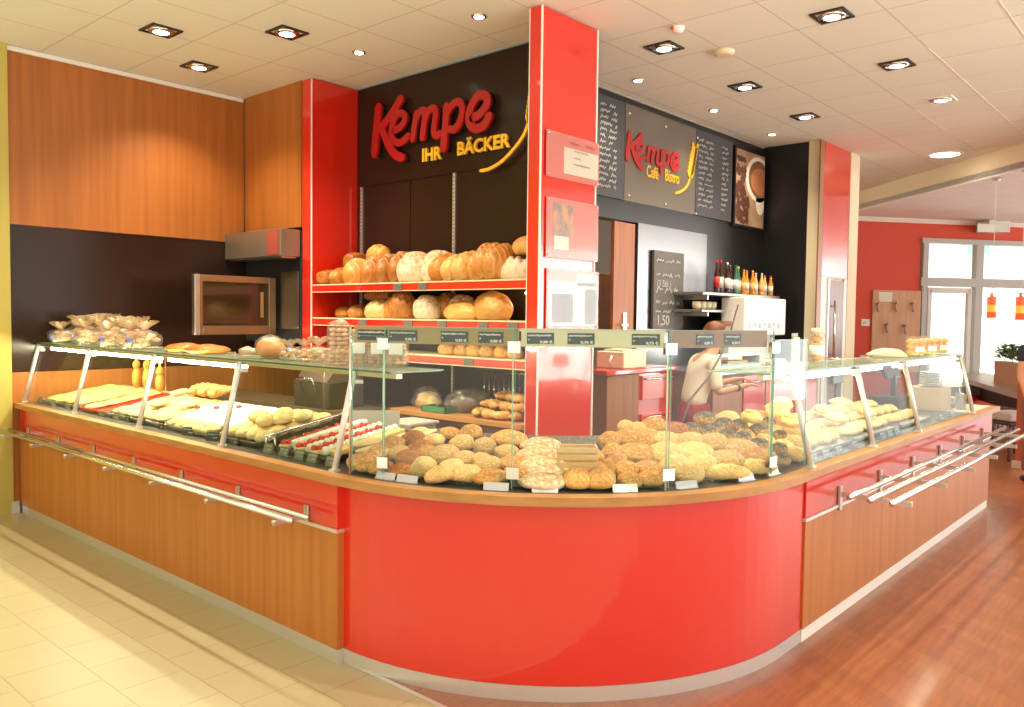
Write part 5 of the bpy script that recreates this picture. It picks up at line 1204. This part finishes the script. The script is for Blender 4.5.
# chrome display frame
o = empty('carrying_rack', (2.55, 4.05, .926), 0, 'bent chrome carrying frame between the crumb buns and the strawberry slices', 'rack')
FY = 4.08
PB(MB().tube([(2.52, FY, .93), (2.52, FY, 1.005), (2.60, FY, 1.02), (3.10, FY+.0, 1.10), (3.12, FY, .94)], .009, 8).tube([(2.52, FY-.09, .93), (2.52, FY-.09, 1.0), (2.52, FY, 1.005)], .007, 8), 'tube', CHROME, o)
tray('dark tray of strawberry slices with rows of white cream near the last left post', 3.44, 3.96, BLKT)
for k, (y, kind) in enumerate(((3.93, 's'), (3.855, 'c'), (3.785, 's'), (3.715, 'd'), (3.645, 's'), (3.575, 'd'), (3.50, 'o'))):
    nm = {'s': 'strawberry slice', 'c': 'solid white cream bar', 'd': 'dotted white cream bar', 'o': 'orange-yellow fruit slice'}[kind]
    if kind == 's':
        for i in range(7):
            x = 2.555+.072*i; z = .955+SP*(x-2.5); m = MB().bbox(-.033, -.030, -.008, .033, .030, .010, .003); o = empty('strawberry_slice', (x, y, z), 0, f"strawberry slice, {nth(i+1, 7, 'from the front')}, {['first','','second','','third'][k]} red row from the left in the dark tray", 'cake', 'strawberry slices')
            m.build('base', CRUMB, o); MB().blob((-.014, .008, .020), .016, .016, .018, 8, 6, .2, i, flat=-1).blob((.016, -.008, .019), .016, .016, .017, 8, 6, .2, i+3, flat=-1).blob((.012, .014, .018), .013, .013, .014, 8, 6, flat=-1).build('strawberries', STRAW, o)
    elif kind == 'c':
        o = MB().bbox(-.25, -.028, -.01, .25, .028, .034, .008).build('cream_bar', ICING, loc=(2.80, y, .96+SP*.30), rot=(0, -math.atan(SP), 0)); tag(o, 'long smooth white cream bar between the strawberry rows', 'cake')
    elif kind == 'd':
        o = MB(); 
        for i in range(14): o.blob((-.24+.037*i, 0, .012), .021, .020, .020, 9, 6, .1, i, flat=-.6)
        o = o.box(-.26, -.020, -.010, .26, .020, .006).build('cream_bar', ICING, loc=(2.80, y, .96+SP*.30), rot=(0, -math.atan(SP), 0)); tag(o, f"white cream bar piped in dots, {'left' if k == 3 else 'right'} one of the two dotted bars", 'cake')
    else:
        o = MB().bbox(-.24, -.03, -.01, .24, .03, .018, .006).build('fruit_slice', YELP, loc=(2.79, y, .96+SP*.29), rot=(0, -math.atan(SP), 0)); tag(o, 'flat orange-yellow fruit slice right of the cream bars', 'cake')
fill(3.22, 3.42, 3, 2, 'slab', CRUMB, (.13, .12), .09, 'crumb_pastry', 'light crumb pastry', 'corner behind last post', 'pastry', x0=2.72, x1=3.1)
o = MB().bbox(-.15, -.006, 0, .15, .006, .15, .002, Matrix.Rotation(-.2, 4, 'X')).bbox(-.15, -.006, 0, .15, .09, .006, .002).build('tilted_board', M('board_grey_beige', (.55, .49, .40), .5), loc=(2.98, 4.0, 1.035), rot=(0, 0, -.75))
o.location = (3.17, 3.92, .926); o.scale = (1, 1, 1.25)
tag(o, 'tilted grey-beige card standing behind the strawberry slices', 'board')
# ginger figures and small decorations at the far left
for i, (y, h) in enumerate(((7.10, .24), (6.90, .25), (6.62, .20))):
    o = empty('pastry_figure', (3.12 if i < 2 else 3.10, y, 1.035), 1.2, f"orange pastry figure standing at the back of the far left tray, {nth(i+1, 3)}", 'pastry figure', 'pastry figures')
    o.location.z = 1.04
    MB().blob((0, 0, h*.38), .05, .035, h*.40, 14, 10, .1, i, flat=-.95).blob((0, 0, h*.85), .036, .03, .04, 12, 8, flat=-1).build('body', M('gingerbread_orange', (.82, .34, .06), .5), o)
    MB().blob((-.018, 0, h*.85+.045), .010, .008, .030, 8, 6, flat=-1).blob((.018, 0, h*.85+.045), .010, .008, .030, 8, 6, flat=-1).build('ears', YELP, o)
SH = empty('pedestal', (3.17, 6.9, .926), 0, 'low pale shelf strip behind the far left trays carrying the figures', 'shelf')
MB().bbox(-.06, -.65, 0, .06, .65, .11, .004).build('strip', M('strip_beige', (.55, .40, .22), .5), SH)
SH.location.x = 3.15
# black price cards
def card(px, py, y_or_x, side, label, tl=0, mat=BLACKP, group='', w=.07):
    if side == 'L': q = at(px, py+5, 'x', 2.475); rz = -pi/2
    else: q = at(px, py+5, 'y', 1.69); rz = 0
    o = empty('price_card', (q.x, q.y, .926), rz+tl, label, 'price card', group)
    R_ = Matrix.Rotation(-.3, 4, 'X')
    MB().bbox(-w/2, -.002, 0, w/2, .002, .052, .001, R_).bbox(-w/2, -.002, 0, w/2, .03, .004, .001).build('card', mat, o)
    m = MB(); rq = random.Random(int(px)); ribbon(m, [(-w/2+.008+a, .034+b) for a, b in squiggle(w-.018, .008, rq)], .003, .0006, R_ @ Matrix(((1, 0, 0, 0), (0, 0, -1, -.002), (0, 1, 0, 0), (0, 0, 0, 1))))
    ribbon(m, [(a, .014+b) for a, b in squiggle(w/2-.012, .009, rq)], .003, .0006, R_ @ Matrix(((1, 0, 0, 0), (0, 0, -1, -.002), (0, 1, 0, 0), (0, 0, 0, 1))))
    m.build('writing', CHALK, o)
LC = [(39, 398), (52, 400), (66, 403), (100, 411), (115, 414), (126, 417), (141, 421), (160, 426), (188, 430), (212, 435), (233, 440), (267, 448), (283, 453), (298, 455), (311, 459), (330, 462)]
CG = M('price_card_grey_green', (.20, .20, .16), .5)
for i, (px, py) in enumerate(LC): card(px, py, 0, 'L', f"{'grey-green' if i < 5 or i > 10 else 'black'} price card along the left glass front, {nth(i+1, 16)} of sixteen", .5 if i in (8, 9) else 0, CG if i < 5 or i > 10 else BLACKP, 'price cards behind the left glass', .085 if i not in (5, 6, 7) else .07)
RC = [(815, 454), (827, 451), (840, 446), (856, 441), (884, 434), (891, 431), (898, 430), (942, 415), (953, 412)]
for i, (px, py) in enumerate(RC): card(px, py, 0, 'R', f"dark grey price card along the right glass front, {nth(i+1, 9)} of nine", 0, M('price_card_dark', (.09, .10, .11), .5), 'price cards behind the right glass', .10)

# ================================================================== PASTRIES IN THE RIGHT CASE
RTX = M('tray_steel', (.45, .43, .40), .35, .7)
def rtray(label, x0, x1):
    o = empty('pastry_tray', (x0, 1.76, .935), 0, label, 'tray'); rot = Matrix.Rotation(math.atan(SP), 4, 'X')
    m = MB().box(.006, 0, 0, x1-x0-.006, .54, .008, rot)
    for (a, b, c, d) in ((0, 0, .01, .54), (x1-x0-.01, 0, x1-x0, .54), (0, 0, x1-x0, .01), (0, .53, x1-x0, .54)): m.box(a, b, 0, c, d, .022, rot)
    m.build('body', RTX, o); MB().box(.05, .48, -.009, .07, .52, .07).box(x1-x0-.07, .48, -.009, x1-x0-.05, .52, .07).build('rear_foot', RTX, o)
def rfill(x0, x1, nx, ny, kind, mat, s, h, name, desc, where, second=0, dz0=0):
    rg = random.Random(int(x0*100))
    for j in range(ny):
        for i in range(nx):
            x = x0+(x1-x0)*(i+.5)/nx+rg.uniform(-.012, .012); y = 1.80+.46*(j+.5)/ny; z = .946+SP*(y-1.76)+dz0
            put(name, kind, mat, (x, y, z), (s[0], s[1], h), (math.atan(SP), 0, rg.uniform(-.4, .4)), f"{desc}, {where}, {['first','second','third','fourth'][j]} row behind the glass, {nth(i+1, nx)}", 'pastry', f'{desc}s in the {where}')
    for k in range(second):
        x = x0+(x1-x0)*(k+.5)/second; y = 1.86+.36*rg.random(); z = .946+SP*(y-1.76)+h*.6+dz0
        put(name, kind, mat, (x, y, z), (s[0], s[1], h), (math.atan(SP), 0, rg.uniform(-.6, .6)), f"{desc} on top of the {where}, {nth(k+1, second)}", 'pastry', f'{desc}s in the {where}')
rtray('steel tray of golden pastries behind the first right glass pane', 4.26, 5.20)
rfill(4.30, 5.16, 5, 4, 'danish', YELP, (.165, .14), .20, 'danish', 'golden pastry', 'first right tray', 5)
rtray('steel tray of baked snacks behind the second right glass pane', 5.26, 6.16)
rfill(5.30, 6.14, 5, 3, 'slab', CRUMB, (.165, .17), .12, 'snack_pastry', 'orange baked snack', 'second right tray', 5)
rtray('steel tray of flat snacks at the start of the third right glass pane', 6.22, 6.95)
rfill(6.26, 6.92, 4, 3, 'slab', GOLD, (.165, .15), .10, 'snack_pastry', 'flat golden snack', 'third right tray', 0)
for i, y in enumerate((1.86, 2.06, 2.24)):
    o = empty('baguette_roll', (4.72+.05*i, y, .926), 0, 'x', 'bread') if False else None
XC = at(929, 395, 'y', 2.0).x
o = empty('carton', (XC, 2.0, .926), .0, 'light brown box carrying the white plates at the far end of the right case', 'box')
MB().bbox(-.16, -.14, 0, .16, .14, .20, .004).build('body', M('carton_brown', (.50, .34, .18), .7), o)
MB().box(-.161, -.02, .198, .161, .02, .2015).build('tape', M('tape_tan', (.62, .48, .28), .4), o)
for k in range(7):
    o = MB().lathe([(.05, 0), (.095, .012), (.10, .016), (.09, .016), (.045, .006)], n=24).build('plate', WHITE, loc=(XC-.02, 1.98, 1.13+.019*k)); tag(o, f"white plate in the stack on the brown box, {['lowest','second lowest','third lowest','middle','third from the top','second from the top','topmost'][k]}", 'plate', 'stack of white plates')
o = empty('topping_bowl', (XC+.34, 1.92, .926), 0, 'small steel bowl of dark toppings near the last right post', 'bowl')
MB().lathe([(.05, 0), (.09, .05), (.105, .09), (.10, .09), (.085, .05), (.04, .008)], n=22).build('bowl', STEEL, o); MB().blob((0, 0, .07), .085, .085, .03, 14, 8, .2, 2).build('filling', COOKIE, o)
o = empty('steel_beaker', (XC+.2, 1.79, .926), 0, 'tall steel beaker left of the small steel bowl in the right case', 'beaker')
MB().lathe([(.04, 0), (.045, .14), (.048, .14), (.040, .14), (.036, .008)], n=18).build('beaker', STEEL, o); MB().tube([(.0, 0, .02), (.02, .02, .2)], .005).build('spoon', CHROME, o)

# ================================================================== ON TOP OF THE GLASS CASES
ZG = 1.4315
def bag_proto(seed, mat, lumps=16, w=.13, d=.09, h=.13, ruff=True, lab=True, tall=False):
    rg = random.Random(seed); kids = []
    m = MB()
    for i in range(lumps):
        a_ = rg.random()*2*pi; r_ = rg.random()**.5*.72; z = .03+(h-.05)*rg.random()
        m.blob((w*r_*cos(a_), d*r_*sin(a_), z), .030, .028, .016, 10, 6, .2, i, flat=-1)
    kids.append(('cookies', m, mat))
    def fn(v, dd): return v*(1+.10*noise.noise(dd*4+Vector((seed, 0, 0))))
    m = MB().blob((0, 0, h*.5), w, d, h*.56, 22, 14, .08, seed, flat=-.86, fn=fn); kids.append(('wrapper', m, PLAST))
    if ruff:
        m = MB(); n = 22; rings = [(h*1.00, .022), (h*1.08, .016), (h*1.30, .045), (h*1.55, .075)]; vs = []
        for ri, (z, r) in enumerate(rings):
            for k in range(n):
                rr_ = r*(1+(.35 if k % 2 else -.25)*(ri-1)/2) if ri > 1 else r; vs.append((rr_*cos(2*pi*k/n)+.3*(z-h)*cos(seed), rr_*sin(2*pi*k/n)+.3*(z-h)*sin(seed), z+(.012*sin(k*1.9+seed) if ri > 1 else 0)))
        m.add(vs, [(i*n+k, i*n+(k+1) % n, (i+1)*n+(k+1) % n, (i+1)*n+k) for i in range(3) for k in range(n)], True); kids.append(('gathered_top', m, RUFFLE))
        kids.append(('ribbon', MB().tube([(.022*cos(t*.6), .022*sin(t*.6), h*1.03) for t in range(11)], .005, 6), M('ribbon_red', (.55, .05, .04), .5)))
    if lab: kids.append(('sticker', MB().blob((-w*.75, -d*.5, h*.45), .030, .02, .02, 10, 6, flat=-1), M('sticker_blue', (.12, .14, .45), .5)))
    return kids
PROT = {}
def bag(loc, rz, label, group, key, s=1.0, **kw):
    o = empty('cookie_bag', loc, rz, label, 'bag', group)
    if key not in PROT: PROT[key] = [(n_, m_.mesh(n_, mt)) for n_, m_, mt in bag_proto(**kw)]
    for n_, me in PROT[key]:
        c = bpy.data.objects.new(n_, me); COL.objects.link(c); c.parent = o
    o.scale = (s,)*3 if not isinstance(s, tuple) else s
    return o
COOKL = crust('cookie_light', (.62, .36, .14), (.78, .52, .26))
BP = [(38, 2.66, 'a', 1.0), (50, 2.80, 'b', 1.05), (62, 2.66, 'c', .95), (74, 2.82, 'a', 1.3), (86, 2.66, 'b', 1.15), (98, 2.82, 'c', 1.35), (108, 2.64, 'a', 1.1), (120, 2.80, 'b', 1.3), (131, 2.64, 'c', 1.15), (144, 2.68, 'a', 1.15), (139, 2.86, 'b', 1.3), (110, 2.90, 'c', 1.4)]
BP.sort(); 
for i, (px, x, k, s) in enumerate(BP):
    q = at(px, 344, 'x', x); q.y = min(q.y, 7.50)
    bag((x, q.y, ZG), i*1.1, f"cellophane bag of cookies on the left glass top, {nth(i+1, 12)} of the pile", 'cellophane cookie bags on the left glass top', k, s*.86, seed={'a': 1, 'b': 4, 'c': 7}[k], mat=COOKIE if k != 'b' else COOKL)
for i, px in enumerate((186, 208)):
    p = at(px, 350, 'z', ZG+.02); put('flat_loaf', 'slab', PRETZ, (2.72, at(px, 350, 'x', 2.72).y, ZG), (.26, .34, .12), (0, 0, 1.4+.2*i), f"flat brown seeded loaf lying alone on the left glass top, {['left', 'right'][i]} one", 'bread', 'two flat loaves on the glass')
q = at(271, 352, 'x', 2.70)
o = empty('bread_bag', (2.70, q.y, ZG), .5, 'clear bag with one round orange-golden loaf on the left glass top', 'bag')
MB().blob((0, 0, .062), .085, .085, .065, 18, 12, .05, 2, flat=-.9).build('loaf', M('crust_orange', (.72, .33, .06), .35), o); MB().blob((0, .0, .066), .10, .095, .073, 18, 12, .15, 5, flat=-.88).build('wrapper', PLAST, o)
MB().blob((-.05, .12, .035), .05, .06, .03, 12, 8, .5, 5).build('gathered_end', RUFFLE, o); MB().box(.04, -.095, .03, .08, -.085, .09).build('blue_print', M('print_blue', (.15, .30, .65), .5), o)
for i, (px, s) in enumerate(((291, .8), (304, .85), (318, .95))):
    q = at(px, 354, 'x', 2.70); bag((2.70, q.y, ZG), i*2.0, f"pale crumpled bag of light pastries beside the tallest cookie bag, {nth(i+1, 3)}", 'pale pastry bags on the left glass top', 'p', s*.72, seed=9, mat=PALE, lumps=14, lab=False)
def tallbag(px, x, label, wl, h=.19):
    q = at(px, 350, 'x', x); q.y = max(q.y, 3.05); o = empty('cookie_bag', (x, q.y, ZG), YAW-pi/2, label, 'bag', 'tall clear cookie bags'); m = MB(); rg = random.Random(px)
    for i in range(8):
        for k in range(3): m.blob((-.032+.032*k+rg.uniform(-.004, .004), rg.uniform(-.012, .012), .018+.021*i*h/.19), .020, .028, .012, 10, 6, .15, i*3+k, flat=-1)
    m.build('cookies', COOKL, o); MB().bbox(-.06, -.042, .002, .06, .042, h, .018).build('wrapper', PLAST, o)
    MB().blob((0, 0, h+.005), .05, .03, .018, 14, 8, .6, px, flat=-.6).build('gathered_top', RUFFLE, o)
    if wl: MB().bbox(-.035, -.047, h*.38, .035, -.043, h*.72, .001).build('white_label', WHITE, o)
for px, x, lb, wl in ((339, 2.66, 'tallest clear bag of cookies, left of the tall glass screen, without a label', False), (360, 2.70, 'clear cookie bag with a narrow white label just right of the glass screen end', True), (379, 2.74, 'clear cookie bag with a white label behind the first glass clamp', True), (397, 2.78, 'rightmost clear cookie bag with a broad white label on the left glass top', True)):
    tallbag(px, x, lb, wl, .215 if not wl else .17)
# right glass top
for i, px in enumerate((915, 927.5, 939.5)):
    q = at(px, 350, 'y', 1.88); o = empty('cookie_bag', (q.x, 1.88, ZG), YAW-pi/2, f"short clear bag of round golden cookies on the right glass top, {nth(i+1, 3)}", 'bag', 'clear cookie bags on the right glass top'); m = MB()
    for a in range(3):
        for k in range(3): m.blob((-.04+.04*k, 0, .025+.042*a), .026, .035, .024, 10, 8, .15, a*3+k, flat=-1)
    m.build('cookies', GOLD, o); MB().bbox(-.068, -.045, .002, .068, .045, .15, .02).build('wrapper', PLAST, o); MB().bbox(-.02, -.05, .03, .05, -.046, .07, .001).build('label', WHITE, o)
o = MB().blob((0, 0, .0), .22, .13, .055, 20, 12, .2, 6, flat=0).build('paper_bag', M('paper_beige', (.72, .52, .36), .6), loc=(at(887, 350, 'y', 2.0).x, 2.0, ZG+.002)); tag(o, 'flat beige paper bag lying left of the three cookie bags on the right glass top', 'paper bag')
q = at(817, 352, 'y', 1.98); o = empty('cookie_jar', (q.x, 1.98, ZG), 0, 'tall jar of orange cookies at the left end of the right glass top', 'jar')
m = MB()
for a in range(4): m.lathe([(.01, .015+.04*a), (.032, .02+.04*a), (.032, .04+.04*a), (.01, .047+.04*a)], n=14)
m.build('cookies', GOLD, o); MB().lathe([(.042, 0), (.045, .01), (.045, .175), (.038, .185)], n=18).build('glass_body', PLAST, o); MB().lathe([(.040, .185), (.040, .215), (.03, .22)], n=18).build('lid', CREAM, o); MB().lathe([(.046, .05), (.046, .11)], n=18).build('label', WHITE, o)
q = at(795, 352, 'y', 1.95); o = empty('leaflet_stand', (q.x, 1.95, ZG), .25, 'bright acrylic stand of pale green leaflets beside the cookie jar', 'leaflet stand')
m = MB(); m.box(-.11, -.03, 0, .11, .04, .008).box(-.11, .0, .0, .11, .006, .19).build('stand', glass_mat('acrylic_bright', refl=.12, body=(.9, .9, .9), bodyf=.25), o)
MB().box(-.10, -.012, .008, .10, -.003, .165).build('leaflets', M('leaflet_lime', (.78, .82, .48), .6), o); MB().box(-.09, -.016, .11, .02, -.0125, .15).build('leaflet_photo', M('leaflet_grey', (.45, .55, .55), .6), o)

# ================================================================== FAR CAFÉ SIDE
def fwob(name, px0, py0, px1, py1, t0, t1, mat, par=None, off=0.0):
    a, b = atfw(px0, py0, t0), atfw(px1, py1, t0); m = MB(); fwbox(m, (a-FW_P).dot(FW_D), b.z, (b-FW_P).dot(FW_D), a.z, t0, t1)
    return m.build(name, mat, par)
o = empty('coat_rack', (0, 0, 0), 0, 'wooden wall panel with metal coat hooks on the red far wall', 'coat rack')
fwob('panel', 872, 290, 917, 372, 0.002, .04, M('rack_wood', (.60, .32, .16), .5, noise_c=((.68, .38, .20), 3, (5, 5, .4))), o)
for (px, py) in ((876, 303), (894, 303), (911, 303), (885, 324), (903, 325)):
    p = atfw(px, py, .04); n_ = FW_N; MB().tube([p, p+n_*.05+Vector((0, 0, -.02)), p+n_*.10+Vector((0, 0, .05))], .014, 6).tube([p+n_*.02, p+n_*.06+Vector((0, 0, -.16)), p+n_*.10+Vector((0, 0, -.12))], .014, 6).build('hook', STEEL, o)
fwob('notice', 879, 292, 892, 302, .041, .046, PAP, o)
for i, (a, b, c, d) in enumerate(((861, 319, 869, 326), (860, 355, 869, 361))):
    o = empty('wall_switch', (0, 0, 0), 0, ['upper white switch plate on the red wall left of the coat rack', 'lower white socket plate on the red wall left of the coat rack'][i], 'switch')
    fwob('plate', a, b, c, d, .002, .02, WHITE, o); fwob('rocker', a+2, b+2, c-3, d-2, .021, .028, M('switch_grey', (.6, .6, .58), .5), o)
o = empty('wall_box', (0, 0, 0), 0, 'white box mounted above the window at the top of the red wall', 'wall box')
fwob('housing', 976, 222, 996, 234, .03, .35, M('box_offwhite', (.72, .76, .70), .5), o); fwob('face', 977.5, 223.5, 994.5, 232.5, .352, .36, WHITE, o)
# pendant lamps
SHADE = M('pendant_red_orange_glass', (.85, .06, .03), .3, emit=((1, .10, .03), .8)); GLOWB = M('pendant_glow', (1, .35, .05), .4, emit=((1, .26, .03), 1.0))
for i, (px, pt, pb, dp) in enumerate(((992, 297, 318, 10.6), (1021, 297, 320, 10.0))):
    d = ray(px, pt); d = d/d.dot(_f)*dp; top = Vector((0, 0, EYE))+d; h = (pb-pt)/F_PX*dp; r = .055
    o = empty('pendant_lamp', (top.x, top.y, top.z), 0, ['red and orange pendant lamp in front of the window, left one', 'red and orange pendant lamp cut by the right edge of the photo'][i], 'pendant lamp')
    MB().lathe([(r*.9, 0), (r*.99, -.01), (r*.99, -h), (r*.6, -h)], n=18).build('shade', SHADE, o)
    MB().lathe([(r*.98, -h*.35), (r, -h*.4), (r, -h*.7), (r*.98, -h*.73)], n=18).build('glowing_band', GLOWB, o)
    MB().tube([(0, 0, 0), (0, 0, 3.558-top.z)], .004, 6).build('cord', WHITE, o); MB().lathe([(.045, 3.53-top.z), (.05, 3.56-top.z)], n=14).build('ceiling_rose', STEEL, o)
    MB().lathe([(.02, 0), (.025, .05)], n=12).build('socket', STEEL, o)
# bar table by the window
zt = .76; P1, P2, P3, P4 = at(966, 379, 'z', zt), at(1036, 399, 'z', zt), at(1050, 386, 'z', zt), at(974, 370, 'z', zt)
BT = empty('bar_table', (0, 0, 0), 0, 'long grey bar table in front of the window behind the counter end', 'table')
MB().prism([(p.x, p.y) for p in (P1, P2, P3, P4)], zt-.07, zt).build('tabletop', M('table_grey', (.48, .43, .38), .35), BT)
cn = (P1+P2+P3+P4)/4
for p in (P1, P2, P3, P4):
    q = p.lerp(cn, .12); MB().tube([(q.x, q.y, 0), (q.x, q.y, zt-.07)], .03, 10).build('leg', STEEL, BT)
a, b = P4.lerp(cn, .25), P3.lerp(cn, .25); MB().obox((a.x, a.y), (b.x, b.y), .04, .25, zt-.071).build('modesty_panel', M('panel_dark', (.06, .035, .03), .5), BT)
a, b = at(985, 382, 'z', zt), at(1030, 394, 'z', zt); d_ = (b-a).normalized(); n_ = Vector((-d_.y, d_.x, 0)); a += n_*.12; b += n_*.12
PLT = empty('planter_box', (a.x, a.y, zt), 0, 'long pale wooden planter box with bushy plants on the bar table', 'planter')
hgt = .34
m = MB().obox((a.x, a.y), (b.x, b.y), .20, zt, zt+hgt, side=1); PB(m, 'box', M('planter_wood', (.62, .36, .20), .6), PLT); mid = (a+b)/2+n_*.10; PLT_L = (b-a).length
rg = random.Random(12); PGR = M('foliage_green', (.07, .17, .05), .6, noise_c=((.18, .30, .12), 20, (1, 1, 1)))
for k in range(6):
    q = a.lerp(b, .08+.17*k)+n_*.10; m = MB()
    for i in range(170):
        th = rg.random()*2*pi; ph = rg.random()*1.4; R_ = .26*(.4+.5*rg.random()); c = Vector((q.x+R_*sin(ph)*cos(th), q.y+R_*sin(ph)*sin(th), zt+hgt+.02+R_*cos(ph)*1.1)); u = Vector((cos(th), sin(th), .4)).normalized()*.05; w = u.cross(Vector((0, 0, 1))).normalized()*.018
        m.add([c-u, c+w, c+u, c-w, c+Vector((0, 0, -.006))], [(0, 1, 2, 3), (0, 4, 1), (1, 4, 2), (2, 4, 3), (3, 4, 0)])
    m.tube([(q.x, q.y, zt+hgt-.02), (q.x, q.y, zt+hgt+.12)], .006, 5)
    o = m.build('bush', PGR); o.parent = PLT; o.matrix_parent_inverse = Matrix.Translation(-PLT.location)
q = at(1008, 385.5, 'z', zt); o = empty('bud_vase', (q.x, q.y, zt), 0, 'slim clear vase with one red flower in front of the planter box', 'vase')
MB().lathe([(.025, 0), (.02, .06), (.014, .12), (.018, .14)], n=12).build('vase', GLASS, o); MB().tube([(0, 0, .01), (.004, 0, .17)], .003, 5).build('stem', PGR, o); MB().blob((.005, 0, .18), .025, .025, .022, 10, 8, .4, 2, flat=-1).build('flower', STRAW, o)
def stool(px, py, label, mat, rz):
    q = at(px, py, 'z', 0); o = empty('stool_chair', (q.x, q.y, 0), rz, label, 'chair')
    for sx in (-1, 1):
        for sy in (-1, 1): MB().tube([(sx*.17, sy*.17, 0), (sx*.15, sy*.15, .44)], .016, 8).build('leg', M('chair_leg_brown', (.13, .07, .05), .5), o)
    MB().bbox(-.19, -.18, .44, .19, .19, .48, .015).build('seat', M('seat_dark', (.05, .035, .03), .6), o)
    MB().bbox(-.18, -.17, .485, .18, .18, .60, .025).build('cushion', mat, o); m = MB()
    for k in range(4): m.box(-.12+.07*k, .165, .28, -.10+.07*k, .175, .44)
    m.build('slats', MATS['chair_leg_brown'], o)
    MB().tube([(-.16, -.16, .28), (.16, -.16, .28)], .010).tube([(-.16, .16, .28), (.16, .16, .28)], .010).build('footrest', MATS['chair_leg_brown'], o)
stool(1009, 459, 'bar chair with a grey cushion tucked under the table beyond the counter end', M('chair_back_grey', (.50, .45, .40), .6), radians(54+90))
stool(993, 452, 'dark bar chair standing left of the grey-cushioned chair under the table', M('chair_back_dark', (.05, .035, .03), .6), radians(54+90))
q = at(1027, 469, 'z', 0); o = empty('bar_post', (q.x, q.y, 0), radians(-36), 'red-brown square post with a pale base at the right edge', 'post')
MB().bbox(-.09, -.09, .09, .09, .09, 1.0, .004).build('shaft', M('post_red_brown', (.42, .10, .05), .5), o); MB().bbox(-.11, -.11, 0, .11, .11, .09, .004).build('base', M('post_base', (.60, .50, .40), .5), o)
